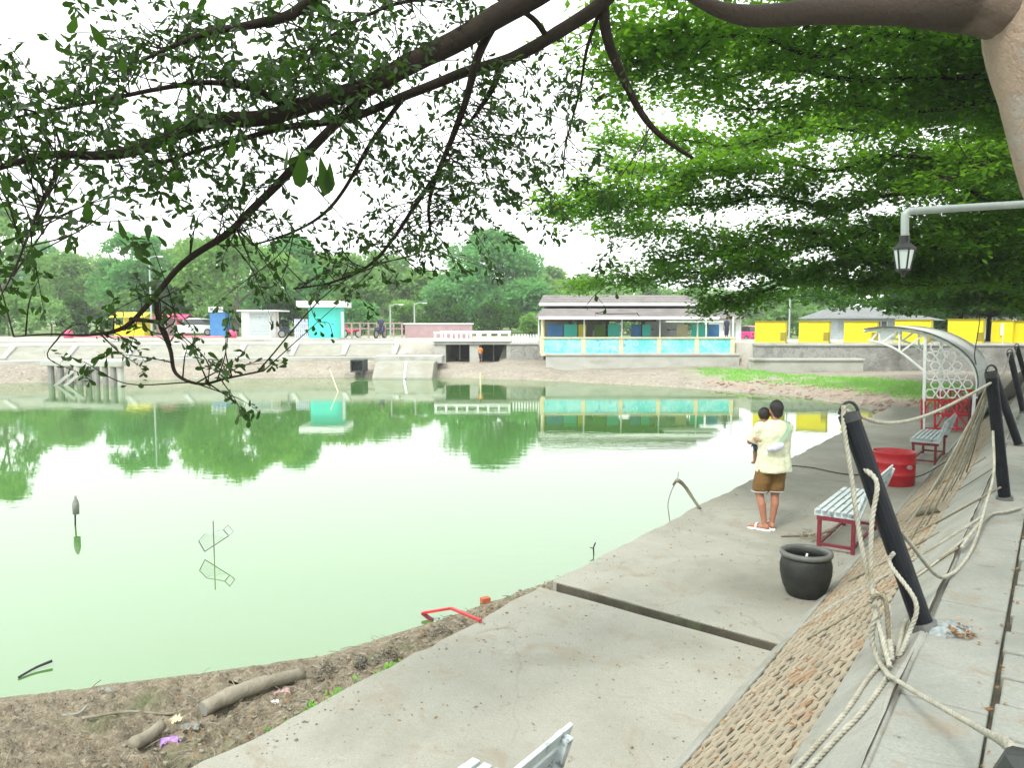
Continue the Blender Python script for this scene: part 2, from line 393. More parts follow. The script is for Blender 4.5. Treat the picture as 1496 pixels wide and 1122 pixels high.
GZ, GS, GU, GV = land_height(GX, GY)
inner = (np.abs(GX) < 60) & (GY < 75) & (GY > -10)
rough_ = np.array([fbm(x, y, .9, 4, 3.0) if k else 0 for x, y, k in zip(GX.ravel(), GY.ravel(), inner.ravel())]).reshape(GX.shape)
amp = np.where((GS > -1) & (GZ < 1.2) & (GV < V_BOT), .05, .012) * np.where(GV > V_BOT, 0, 1)
GZ = GZ + rough_ * amp
nx, ny = len(gx), len(gy)
idx = np.arange(nx * ny).reshape(ny, nx)
q = np.stack([idx[:-1, :-1], idx[:-1, 1:], idx[1:, 1:], idx[1:, :-1]], -1).reshape(-1, 4)
me = arr_mesh('ground', np.stack([GX, GY, GZ], -1).reshape(-1, 3), q)
at_ = me.color_attributes.new('cover', 'FLOAT_COLOR', 'POINT')
gr = sstep(1.2, 2.4, GS) * (1 - sstep(5.5, 8, GS)) * sstep(8.5, 11, GX) * (GY < 41) * np.clip(.55 + rough_ * 1.8 + sstep(9, 14, GX) * .25, 0, 1) * (GV < V_BOT - .3)
bk = np.where(GY > 64, 1, 0) * 1.0
mud = np.where((GZ < 1.1) & (GY < 60), 1.0, 0.0)
red = sstep(.2, .8, GS) * (1 - sstep(1.4, 2.6, GS)) * (GX > 9)
cc = np.stack([gr, bk, mud, red], -1).astype(np.float32)
at_.data.foreach_set('color', cc.reshape(-1))
m, nt, b, out = new_mat('ground_cover')
ca = N(nt, 'ShaderNodeVertexColor', layer_name='cover'); sp = nt.nodes.new('ShaderNodeSeparateColor'); nt.links.new(ca.outputs['Color'], sp.inputs[0])
pos = tex_coord(nt)
dirt = mixc(nt, noise_fac(nt, pos, .5, .35, .65), (.38, .37, .33), (.29, .285, .25))
mudc = mixc(nt, noise_fac(nt, pos, 1.1, .35, .65, 8), (.275, .25, .205), (.21, .185, .15))
mudc = mixc(nt, noise_fac(nt, pos, 7, .56, .64, 3), mudc, (.33, .30, .26))
mudc = mixc(nt, noise_fac(nt, pos, 4, .6, .68, 6), mudc, (.13, .11, .08))
col = mixc(nt, sp.outputs[2], dirt, mudc)
redc = mixc(nt, noise_fac(nt, pos, 6, .45, .6, 4), (.34, .26, .21), (.24, .17, .13))
fr = N(nt, 'ShaderNodeMath', operation='MULTIPLY'); nt.links.new(ca.outputs['Alpha'], fr.inputs[0]); nt.links.new(noise_fac(nt, pos, 1.4, .4, .6), fr.inputs[1])
col = mixc(nt, fr.outputs[0], col, redc)
grc = mixc(nt, noise_fac(nt, pos, 2.5, .35, .65, 6), (.16, .33, .08), (.24, .36, .13))
col = mixc(nt, sp.outputs[0], col, grc)
col = mixc(nt, sp.outputs[1], col, mixc(nt, noise_fac(nt, pos, .3), (.10, .17, .05), (.16, .2, .08)))
nt.links.new(col, b.inputs['Base Color']); b.inputs['Roughness'].default_value = .9; b.inputs['Specular IOR Level'].default_value = .25
bump(nt, b, noise_fac(nt, pos, 5, .2, .8, 8), .6, .06)
MAT['ground'] = m; me.materials.append(m)
go = bpy.data.objects.new('ground', me); COL.objects.link(go); struct(go)
me.polygons.foreach_set('use_smooth', [True] * len(me.polygons))
def ground_z(x, y):
    z, _, _, _ = land_height(np.array([[x]], float), np.array([[y]], float)); return float(z[0, 0])

# ---- near mud bank beside the walkway
us = np.arange(-1.5, 10.2, .028); vs_ = np.arange(-8.6, -4.10, .028)
SHU, SHV = [-3, 0, 2.5, 3.7, 4.56, 5.8, 7.7, 9.0, 11], [-9.5, -8.2, -6.88, -5.95, -5.35, -5.05, -4.72, -4.42, -4.3]
UU, VV = np.meshgrid(us, vs_)
sh = np.interp(UU, SHU, SHV)
n_a = np.array([fbm(u, v, 2.2, 5, 9.0) for u, v in zip(UU.ravel(), VV.ravel())]).reshape(UU.shape)
n_b = np.array([fbm(u, v, 11, 4, 4.0) for u, v in zip(UU.ravel(), VV.ravel())]).reshape(UU.shape)
dd = VV - sh - n_a * .18
ZZ = np.interp(dd, [-2, -.4, 0, .25, 1.2, 3], [-.5, -.08, 0, .045, .17, .25]) + n_a * .035 * (dd > -.1) + n_b * .055 * sstep(.0, .35, dd)
ZZ = np.minimum(ZZ, DECK - .03) - np.where(VV > -4.2, .12, 0)
XX = UU * SA + VV * CA; YY = UU * CA - VV * SA
idx = np.arange(UU.size).reshape(UU.shape)
q = np.stack([idx[:-1, :-1], idx[:-1, 1:], idx[1:, 1:], idx[1:, :-1]], -1).reshape(-1, 4)
me = arr_mesh('mud_bank', np.stack([XX, YY, ZZ], -1).reshape(-1, 3), q)
m, nt, b, out = new_mat('near_mud'); pos = tex_coord(nt)
col = mixc(nt, noise_fac(nt, pos, 5, .35, .65, 8), (.25, .21, .145), (.14, .115, .08))
col = mixc(nt, noise_fac(nt, pos, 22, .5, .62, 6), col, (.30, .26, .19))
col = mixc(nt, noise_fac(nt, pos, 40, .6, .68, 4), col, (.035, .03, .02))
col = mixc(nt, noise_fac(nt, pos, 1.5, .55, .7, 5), col, (.13, .15, .07))
nt.links.new(col, b.inputs['Base Color']); b.inputs['Roughness'].default_value = .75; b.inputs['Specular IOR Level'].default_value = .35
bump(nt, b, noise_fac(nt, pos, 45, .2, .8, 8), .9, .03)
MAT['mud'] = m; struct(link_mesh('mud_bank', me, m, None, True))
def mud_z(u, v):
    i = min(max(int((v + 8.6) / .028), 0), len(vs_) - 1); j = min(max(int((u + 1.5) / .028), 0), len(us) - 1)
    return float(ZZ[i, j])

# ---- walkway of big concrete slabs, an open joint between them
walk = bpy.data.objects.new('walkway', None); COL.objects.link(walk); struct(walk)
def slab(u0a, u1a, u0b, u1b, jag=.03, seed=0):   # a: pond edge, b: bank edge
    rnd = random.Random(seed); poly = []
    n = max(2, int((u1a - u0a) / .16))
    for i in range(n + 1):
        u = u0a + (u1a - u0a) * i / n
        j = fbm(u, seed, 1.4, 4, 2.2) * jag * 1.6 + (rnd.random() - .5) * jag * .5
        poly.append((u, V_EDGE - .0045 * (u - 4) + j))
    for i in range(10): poly.append((u1a + (u1b - u1a) * (i + .5) / 10 + (rnd.random() - .5) * .018, V_EDGE + (V_BOT - V_EDGE) * (i + .5) / 10))
    poly += [(u1b, V_BOT + .08), (u0b, V_BOT + .08)]
    for i in range(10): poly.append((u0b + (u0a - u0b) * (i + .5) / 10 + (rnd.random() - .5) * .018, V_BOT + (V_EDGE - V_BOT) * (i + .5) / 10))
    n = len(poly); mb = MB()
    mb.add([W(u, v, DECK) for u, v in poly] + [W(u, v, -.25) for u, v in poly], [tuple(range(n - 1, -1, -1))] + [(k, (k + 1) % n, n + (k + 1) % n, n + k) for k in range(n)])
    return mb.build('slab', MAT['deck'], walk, bevel=.010, seg=2)
slab(-3.0, 6.46, -3.0, 6.27, seed=1); slab(6.69, 14.60, 6.46, 14.50, seed=2); slab(14.625, 20.3, 14.525, 20.3, seed=3); slab(20.32, 27.2, 20.32, 27.2, jag=.06, seed=4)
MB().add([W(6.3, -4.3, .05), W(6.9, -4.3, .05), W(6.75, -1.8, .10), W(6.2, -1.8, .10)], [(0, 3, 2, 1)]).build('joint_floor', MAT['trench'], walk)

MB().bar(W(6.668, -4.16, (DECK - .012 + .02) / 2), W(6.442, -1.80, (DECK - .012 + .02) / 2), .022, DECK - .03).build('joint_board', MAT['trench'], walk)
# ---- sloping bank with rows of open blocks, kerbs and a smooth top band
bank = bpy.data.objects.new('embankment', None); COL.objects.link(bank); struct(bank)
SL = math.hypot(V_TOP - V_BOT, PATH - DECK); sx = (V_TOP - V_BOT) / SL; sz = (PATH - DECK) / SL
def SP(s, u, h=0.0): return W(u, V_BOT + s * sx - h * sz, DECK + s * sz + h * sx)   # s up the slope, h above it
U0, U1 = -2.5, 46
MB().add([SP(-.05, U0, .007), SP(SL, U0, .007), SP(SL, U1, .007), SP(-.05, U1, .007)], [(0, 1, 2, 3)]).build('slope_bed', MAT['gap_soil_shade'], bank)  # near-black soil bed set almost flush, standing in for shade inside the slots
def strip(name, s0, s1, h, mat, wob, seed, u0=U0, u1=U1, under=.06, step=.25):
    rr = []; u = u0
    while u <= u1 + 1e-6:
        a = fbm(u, seed, .9, 3, 1.0) * wob; c = fbm(u, seed + 7, 1.1, 3, 5.0) * wob; hh = h + fbm(u, seed + 3, 1.5, 3, 8.0) * wob * .25
        rr.append([SP(s0 + a, u, -under), SP(s0 + a, u, hh - .012), SP(s0 + a + .014, u, hh), SP(s1 + c - .014, u, hh), SP(s1 + c, u, hh - .012), SP(s1 + c, u, -under)])
        u += step
    return MB().rings(rr, closed=False, cap=False).build(name, mat, bank)
strip('kerb', -.07, .07, .03, MAT['kerb'], .022, 1.0, step=.12)
strip('top_band', 1.225, SL - .004, .012, MAT['kerb'], .03, 4.0, step=.12)
PU, PS = .155, .088
def paver_template():
    L, Wd = PU * .485, PS * .47; mw = PS * .20
    Wd = PS * .495; o = [(-Wd, -L), (-Wd, -L * .62), (-mw, -L * .42), (-mw, L * .42), (-Wd, L * .62), (-Wd, L), (Wd, L), (Wd, L * .62), (mw, L * .42), (mw, -L * .42), (Wd, -L * .62), (Wd, -L)]
    n = len(o); V = [(x, y, -.04) for x, y in o] + [(x, y, .012) for x, y in o] + [(x * .9, y * .95, .0175) for x, y in o]
    F = [(k, (k + 1) % n, n + (k + 1) % n, n + k) for k in range(n)] + [(n + k, n + (k + 1) % n, 2 * n + (k + 1) % n, 2 * n + k) for k in range(n)] + [tuple(range(2 * n, 3 * n))]
    F = [tuple(reversed(f)) for f in F]
    return V, F
PV, PF = paver_template()
ex = (W(0, sx, sz)); ey = W(1, 0, 0); ez = ex.cross(ey); ez = -ez if ez.z < 0 else ez
rest = MB(); pieces = []
pm = []
for k in range(6):
    rr = random.Random(k)
    mb = MB(); mb.add([(x * rr.uniform(.9, 1.06), y * rr.uniform(.97, 1.02), z + rr.uniform(-.002, .003)) for x, y, z in PV], PF)
    me = bpy.data.meshes.new('block'); me.from_pydata(mb.v, [], mb.f); me.materials.append(MAT['paver']); pm.append(me)
rows = int((23 - 2.3) / PU); cnt = 0
for r in range(rows):
    u = 2.3 + (r + .5) * PU
    for c in range(13):
        s = .090 + (c + .5) * PS + (PS * .5 if r % 2 else 0) * .1
        if s > 1.215: continue
        a = random.uniform(-.015, .015); ca_, sa_ = math.cos(a), math.sin(a)
        X = ex * ca_ + ey * sa_; Y = ey * ca_ - ex * sa_
        o_ = SP(s, u + random.uniform(-.004, .004), random.uniform(-.004, .003))
        if fbm(u, s * 6, .8, 3, 6.) > .38: o_ = o_ - ez * .006
        vis = u > 3.3 + (s - .1) * -1.1
        if cnt < 300 and vis:
            ob = bpy.data.objects.new('block', pm[random.randrange(6)]); COL.objects.link(ob); ob.parent = bank
            M4 = Matrix.Identity(4)
            for i in range(3): M4[i][0], M4[i][1], M4[i][2], M4[i][3] = X[i], Y[i], ez[i], o_[i]
            ob.matrix_local = M4; cnt += 1
        else: rest.add([o_ + X * p[0] + Y * p[1] + ez * p[2] for p in PV], PF)
stuff(rest.build('far_blocks', MAT['paver'], bank))

# ---- upper path
path = bpy.data.objects.new('path', None); COL.objects.link(path); struct(path)
MB().box(W(20, .95, PATH - .11), (2.90, 60, .10), Matrix.Rotation(-AY, 3, 'Z')).build('joint_bed', MAT['trench'], path)
def pslab(u0, u1, v0, v1, z, tilt=0.0, name='slab'):
    Rz = Matrix.Rotation(-AY, 3, 'Z') @ Matrix.Rotation(tilt, 3, 'X')
    c = W((u0 + u1) / 2, (v0 + v1) / 2, z - .05)
    return MB().box(c, (v1 - v0, u1 - u0, .10), Rz).build(name, MAT['path'], path, bevel=.010, seg=2)
u = -1.0
while u < 24:
    L = 1.5 + random.uniform(-.25, .3); pslab(u, u + L - .012, -.488, -.165, PATH + random.uniform(-.006, .006)); u += L
pslab(24.6, 48, -.488, -.165, PATH)
u = .2
while u < 16:
    L = .30 + random.uniform(-.015, .015)
    for c in range(2):
        v0 = -.145 + c * .62 + (.0 if c else random.uniform(-.012, .012)); pslab(u + random.uniform(0, .008), u + L - .014, v0, -.145 + (c + 1) * .62 - .014, PATH + random.uniform(-.008, .008), random.uniform(-.008, .008), 'paving_stone')
    u += L
pslab(16.3, 48, -.145, 1.08, PATH); pslab(-1, 48, 1.10, 2.38, PATH)

# ---- far left bank: sloping stone panels framed by concrete ribs and ledges
fb = bpy.data.objects.new('far_embankment', None); COL.objects.link(fb); struct(fb)
line = [(-40, 33), (-25.4, 38), (-16.5, 41.3), (-6.6, 42.8)]
def off(p, q, s):                          # a point pair offset outward from the pond by s
    d = (Vector(q) - Vector(p)).normalized(); n = Vector((-d.y, d.x)); return Vector(p) + n * s, Vector(q) + n * s
def polyoff(s):
    out = []
    for i, p in enumerate(line):
        a = Vector(line[max(i - 1, 0)]); c = Vector(line[min(i + 1, len(line) - 1)]); d = (c - a).normalized()
        out.append(Vector(p) + Vector((-d.y, d.x)) * s)
    return out
def run(s0, z0, s1, z1, name, mat, thick=.10, n=24, gap=.0, each=False):
    A, B = polyoff(s0), polyoff(s1)
    def lerp(Pl, t):
        L = [(Pl[i + 1] - Pl[i]).length for i in range(3)]; d = t * sum(L)
        for i in range(3):
            if d <= L[i] or i == 2: return Pl[i].lerp(Pl[i + 1], d / L[i])
            d -= L[i]
    mb = MB()
    for k in range(n):
        t0, t1 = (k + gap) / n, (k + 1 - gap) / n
        a, b_, c, d = lerp(A, t0), lerp(A, t1), lerp(B, t1), lerp(B, t0)
        if each: mb = MB()
        P = [(a.x, a.y, z0), (b_.x, b_.y, z0), (c.x, c.y, z1), (d.x, d.y, z1)]
        mb.add([(x, y, z - thick) for x, y, z in P] + P, [(4, 5, 6, 7), (0, 1, 5, 4), (1, 2, 6, 5), (2, 3, 7, 6), (3, 0, 4, 7)])
        if each: mb.build(name, mat, fb)
    if not each: mb.build(name, mat, fb)
run(2.35, .99, 3.1, 1.01, 'ledge', MAT['bank_conc'], .32)
run(3.1, 1.04, 4.5, 1.66, 'panel', MAT['bank_panel'], .12, 12, .035, True)
run(3.1, 1.03, 4.5, 1.65, 'rib_bed', MAT['bank_conc'], .10)
for k in range(13):
    A, B = polyoff(3.08), polyoff(4.52)
    t = k / 12; L = [(A[i + 1] - A[i]).length for i in range(3)]; d = t * sum(L); i = 0
    while i < 2 and d > L[i]: d -= L[i]; i += 1
    f = min(d / L[i], 1); p = A[i].lerp(A[i + 1], f); q_ = B[i].lerp(B[i + 1], f)
    MB().bar((p.x, p.y, 1.05), (q_.x + .25, q_.y, 1.68), .26, .14).build('rib', MAT['bank_conc'], fb)
run(4.5, 1.74, 5.3, 1.76, 'top_ledge', MAT['bank_conc'], .3)
run(6.2, 1.93, 6.5, 1.93, 'kerb', MAT['bank_conc'], .2)

# ================================================================ FAR BANK: walls, bridge, pavilion, booths, vehicles
def X_(px, Y): return (px - CX) / FPX * Y
def Z_(py, Y): return H - (py - 470) / FPX * Y
def bbox(mb, x0, x1, y0, y1, z0, z1): return mb.box(((x0 + x1) / 2, (y0 + y1) / 2, (z0 + z1) / 2), (x1 - x0, y1 - y0, z1 - z0))
def rwall(name, label, x0, x1, Y, z0, z1, mat, cap=True, th=.5, cat='wall', capmat=None):
    t = thing(name, label, cat, ((x0 + x1) / 2, Y, z0))
    bbox(MB(), x0, x1, Y, Y + th, z0, z1 - (.12 if cap else 0)).build('wall_face', mat, t)
    if cap: bbox(MB(), x0 - .04, x1 + .04, Y - .07, Y + th + .05, z1 - .12, z1).build('coping', capmat or MAT['bank_conc'], t, bevel=.02)
    return t
# voronoi rubble stone for walls
m, nt, b, _ = new_mat('rubble_wall'); pos = tex_coord(nt)
vo = N(nt, 'ShaderNodeTexVoronoi', Scale=4.2, feature='DISTANCE_TO_EDGE'); nt.links.new(pos, vo.inputs['Vector'])
vc = N(nt, 'ShaderNodeTexVoronoi', Scale=4.2); nt.links.new(pos, vc.inputs['Vector'])
cr = nt.nodes.new('ShaderNodeMapRange'); cr.inputs['From Max'].default_value = .06; nt.links.new(vo.outputs['Distance'], cr.inputs['Value'])
sepc = nt.nodes.new('ShaderNodeSeparateColor'); nt.links.new(vc.outputs['Color'], sepc.inputs[0])
c_ = mixc(nt, sepc.outputs[0], (.21, .21, .20), (.30, .30, .28)); c_ = mixc(nt, cr.outputs[0], (.36, .36, .34), c_)
c_ = mixc(nt, noise_fac(nt, pos, .6, .5, .7), c_, (.13, .13, .12))
nt.links.new(c_, b.inputs['Base Color']); b.inputs['Roughness'].default_value = .9; bump(nt, b, cr.outputs[0], .5, .05)
MAT['rubble'] = m

rwall('retaining_wall', 'dark grey stone retaining wall below the yellow booths, above the grass strip', 13.0, 36, 41.0, .2, LAND + .03, MAT['rubble'])
rwall('retaining_wall', 'pale stepped concrete wall under the turquoise mural panels', 1.9, 12.6, 42.55, .3, 1.30, MAT['bank_conc'], th=.9)
rwall('retaining_wall', 'low pale ledge wall between the mural and the dark stone wall', 12.62, 18.4, 40.2, .2, 1.12, MAT['bank_conc'], th=.75)
rwall('retaining_wall', 'grey rubble abutment wall beside the bridge under white fence posts', X_(746, 46), 1.88, 46.0, .4, 1.80, MAT['rubble'])

# concrete ramp block stepping into the water
t = thing('boat_ramp', 'sloping concrete block running into the water beside the bridge', 'ramp', (X_(590, 42.5), 42.5, 0))
x0, x1 = X_(548, 42), X_(634, 42)
MB().prism([(40.9, -.2), (41.0, .08), (42.0, .80), (44.6, .92), (44.6, -.2)], x1 - x0, Matrix(((0, 0, 1, x0), (1, 0, 0, 0), (0, 1, 0, 0), (0, 0, 0, 1)))).build('block', MAT['bank_panel'], t, bevel=.03)
bbox(MB(), x0 - .25, x1 + .3, 43.4, 45.2, .7, 1.12).build('landing', MAT['bank_conc'], t, bevel=.03)
MB().bar((X_(592, 41.4), 40.85, .02), (X_(594, 42.3), 42.1, .86), .1, .05).build('white_stripe', MAT['white'], t)

# small square drain outlet
t = thing('drain_outlet', 'small black square drain outlet on a dark leg at the muddy shore', 'drain', (X_(521, 42.2), 42.2, .2))
xa, xb = X_(512, 42), X_(531, 42)
o = MB()
for (a0, a1, c0, c1) in ((xa, xb, .90, .97), (xa, xb, .30, .36), (xa, xa + .06, .36, .90), (xb - .06, xb, .36, .90)): bbox(o, a0, a1, 41.9, 43.2, c0, c1)
o.build('frame', MAT['inside_dark'], t); bbox(MB(), xa + .06, xb - .06, 42.3, 42.34, .36, .90).build('dark_back', MAT['inside_dark'], t)
bbox(MB(), xb - .16, xb, 41.86, 41.96, -.3, .34).build('leg', MAT['inside_dark'], t)

# ---- bridge
BY = 46.2
t = thing('road_bridge', 'low white concrete bridge with two dark openings and a railing', 'bridge', (X_(692, BY), BY, .5))
bx0, bx1 = X_(634, BY), X_(746, BY)
zt = Z_(497, BY)
for a, c in ((634, 651), (686, 700), (740, 746)):
    MB().box(((X_(a, BY) + X_(c, BY)) / 2, BY + 2.2, (.3 + zt - .2) / 2), (X_(c, BY) - X_(a, BY), 4.4, zt - .5), ).build('pier', MAT['bank_conc'], t)
bbox(MB(), bx0, bx1, BY - .1, BY + 4.5, zt - .26, zt - .02).build('deck', MAT['bank_conc'], t, bevel=.03)
bbox(MB(), bx0, bx1, BY - .22, BY - .02, zt - .06, zt + .10).build('kerb', MAT['white'], t, bevel=.02)
for yy in (BY - .1, BY + 4.3):
    bbox(MB(), bx0, bx1, yy, yy + .12, zt + .40, zt + .52).build('rail', MAT['white'], t)
    for k in range(8):
        xx = bx0 + .08 + (bx1 - bx0 - .16) * k / 7
        bbox(MB(), xx - .06, xx + .06, yy + .01, yy + .11, zt, zt + .40).build('post', MAT['white'], t)
for a, c in ((651, 686), (700, 740)):
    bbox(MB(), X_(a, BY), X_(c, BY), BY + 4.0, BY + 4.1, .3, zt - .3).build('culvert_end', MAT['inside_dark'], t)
    for fr_ in (.5,): bbox(MB(), X_(a, BY) + (X_(c, BY) - X_(a, BY)) * fr_ - .04, X_(a, BY) + (X_(c, BY) - X_(a, BY)) * fr_ + .04, BY + 1.8, BY + 2.0, .3, zt - .3).build('culvert_post', MAT['bank_conc'], t)
# white fence posts on the abutment
for k in range(9):
    xx = X_(750 + k * 4.2, 46.3)
    o = MB(); bbox(o, xx - .055, xx + .055, 46.25, 46.36, 1.79, 1.79 + .46 + random.uniform(-.05, .05)); o.box((xx, 46.305, 2.28), (.08, .08, .06), taper=(.3, .3))
    tag(o.build('fence_post', MAT['white']), 'short white picket post on the rubble abutment beside the bridge', 'post', 'picket posts on the abutment')
# pale pink wall and railing behind
t = thing('barrier_wall', 'long low pale pink barrier wall behind the bridge road', 'wall', (X_(640, 58), 58, LAND))
bbox(MB(), X_(592, 58), X_(690, 58), 58, 58.3, LAND - .1, Z_(474, 58)).build('wall_face', MAT['pale_pink'], t)
bbox(MB(), X_(590, 58), X_(692, 58), 57.95, 58.35, Z_(474, 58), Z_(472, 58)).build('coping', MAT['white'], t)
t = thing('pink_railing', 'pale pink post and rail fence between the cyan kiosk and the barrier wall', 'fence', (X_(550, 57), 57, LAND))
for k in range(8):
    xx = X_(502 + k * 12.2, 57); bbox(MB(), xx - .06, xx + .06, 57, 57.12, LAND - .05, Z_(467 if k == 0 else 471, 57)).build('post', MAT['pale_pink'], t)
for zz in (472, 480): bbox(MB(), X_(502, 57), X_(590, 57), 57.02, 57.09, Z_(zz, 57) - .04, Z_(zz, 57) + .04).build('rail', MAT['pale_pink'], t)

# ---- cyan kiosk
KY = 52
t = thing('cyan_kiosk', 'bright turquoise kiosk with flat white overhanging roof by the far bank', 'kiosk', (X_(473, KY), KY + 1, LAND))
kx0, kx1, kz = X_(450, KY), X_(496, KY), Z_(449, KY)
def rrect(x0, x1, y0, y1, r, z, n=4):
    out = []
    for cx, cy, a0 in ((x1 - r, y0 + r, -90), (x1 - r, y1 - r, 0), (x0 + r, y1 - r, 90), (x0 + r, y0 + r, 180)):
        for k in range(n + 1):
            a = R(a0 + 90 * k / n); out.append(Vector((cx + r * math.cos(a), cy + r * math.sin(a), z)))
    return out
MB().rings([rrect(kx0, kx1, KY, KY + 2.1, .35, LAND - .1), rrect(kx0, kx1, KY, KY + 2.1, .35, kz)]).build('body', MAT['cyan'], t)
bbox(MB(), X_(437, KY), X_(503, KY), KY - .5, KY + 2.6, kz, Z_(440, KY)).build('roof', MAT['white'], t, bevel=.03)
MB().rings([rrect(kx0 - .12, kx1 + .12, KY - .12, KY + 2.22, .4, LAND - .15), rrect(kx0 - .12, kx1 + .12, KY - .12, KY + 2.22, .4, LAND + .1)]).build('plinth', MAT['bank_conc'], t)
bbox(MB(), kx1 - .03, kx1 + .02, KY + .6, KY + 1.4, LAND + .1, LAND + 1.9).build('door', MAT['white'], t)

# ---- left: shed, sign kiosk, stalls, cars
t = thing('white_shed', 'small white metal shed with a flat roof beside the grey trunk', 'shed', (X_(376, 60), 61, LAND))
bbox(MB(), X_(354, 60), X_(396, 60), 60, 62.2, LAND - .1, Z_(455, 60)).build('body', MAT['white'], t)
bbox(MB(), X_(350, 60), X_(411, 60), 59.6, 62.5, Z_(455, 60), Z_(453, 60)).build('roof', MAT['white'], t)
for k in range(8):
    zz = LAND + .15 + k * .22; bbox(MB(), X_(366, 60), X_(394, 60), 59.96, 60.0, zz, zz + .19).build('shutter_slat', MAT['worn_white'], t)
bbox(MB(), X_(405, 60), X_(407, 60), 59.8, 59.9, LAND - .05, Z_(455, 60)).build('post', MAT['pale_pink'], t)
t = thing('sign_kiosk', 'tall blue kiosk with a white sign board on top', 'kiosk', (X_(319, 62), 62, LAND))
bbox(MB(), X_(308, 62), X_(330, 62), 62, 63.2, LAND - .1, Z_(456, 62)).build('body', MAT['blue'], t)
bbox(MB(), X_(307, 62), X_(328, 62), 61.9, 62.0, Z_(456, 62), Z_(448, 62)).build('sign_board', MAT['white'], t)
for k in range(3): bbox(MB(), X_(310 + 6 * k, 62), X_(314 + 6 * k, 62), 61.88, 61.9, Z_(453.5, 62), Z_(450, 62)).build('sign_mark', MAT['sign_text'], t)
MAT['kerb_pink'] = M_('faded_pink_paint', (.58, .20, .27), (.46, .17, .22), 1.5, .7, .1)
def stall(name, label, px0, px1, Y, ztop, body, awn, top=None):
    t = thing(name, label, 'stall', (X_((px0 + px1) / 2, Y), Y, LAND))
    x0, x1 = X_(px0, Y), X_(px1, Y)
    bbox(MB(), x0, x1, Y, Y + 1.6, LAND - .1, LAND + .95).build('counter', body, t, bevel=.02)
    for xx in (x0 + .06, x1 - .06):
        for yy in (Y + .06, Y + 1.5): bbox(MB(), xx - .04, xx + .04, yy - .04, yy + .04, LAND + .9, ztop - .3).build('post', MAT['white'], t)
    bbox(MB(), x0 + .1, x1 - .1, Y + 1.35, Y + 1.4, LAND + .95, ztop - .35).build('back_panel', top or body, t)
    MB().add([(x0 - .2, Y - .4, ztop - .42), (x1 + .2, Y - .4, ztop - .42), (x1 + .2, Y + .9, ztop), (x0 - .2, Y + .9, ztop), (x0 - .2, Y + 1.9, ztop - .3), (x1 + .2, Y + 1.9, ztop - .3)], [(0, 1, 2, 3), (3, 2, 5, 4)]).build('awning', awn, t)
    return t
stall('food_stall', 'yellow food stall with yellow awning behind the jetty', 168, 212, 60, Z_(456, 60), MAT['yellow'], MAT['yellow'])
stall('food_stall', 'pink stall with a hot pink awning beside the white car', 230, 246, 61, Z_(458, 61), MAT['pale_pink'], MAT['pink'])
stall('food_stall', 'low stall with a magenta awning behind the white car', 248, 270, 69, Z_(459, 69), MAT['pink'], MAT['pink'])
o = bbox(MB(), X_(100, 58), X_(325, 58), 58, 58.4, LAND - .1, LAND + .13).build('painted_kerb', MAT['kerb_pink'], bevel=.03)
tag(o, 'long low kerb painted pink in front of the stalls and white car', 'kerb')
o = MB()
for k in range(4): bbox(o, X_(288 + k * 3.2, 57), X_(290 + k * 3.2, 57), 57, 57.05, LAND - .45, LAND - .02)
for k in range(3): bbox(o, X_(287, 57), X_(301, 57), 56.97, 57.0, LAND - .4 + k * .15, LAND - .36 + k * .15)
tag(o.build('yellow_rack', MAT['yellow']), 'small yellow wire rack below the pink kerb', 'rack')
for px in (62, 340):
    o = MB().lathe([(.05, 0), (.30, .0), (.34, .35), (.26, .62), (.05, .68)], 12, (X_(px + 39 if px < 100 else px, 57.2), 57.2, LAND - .05)).build('bollard', MAT['pink'], smooth=True)
    tag(o, 'squat pink bollard at the jetty end of the pink kerb' if px < 100 else 'squat pink bollard by the grey tree trunk', 'bollard')

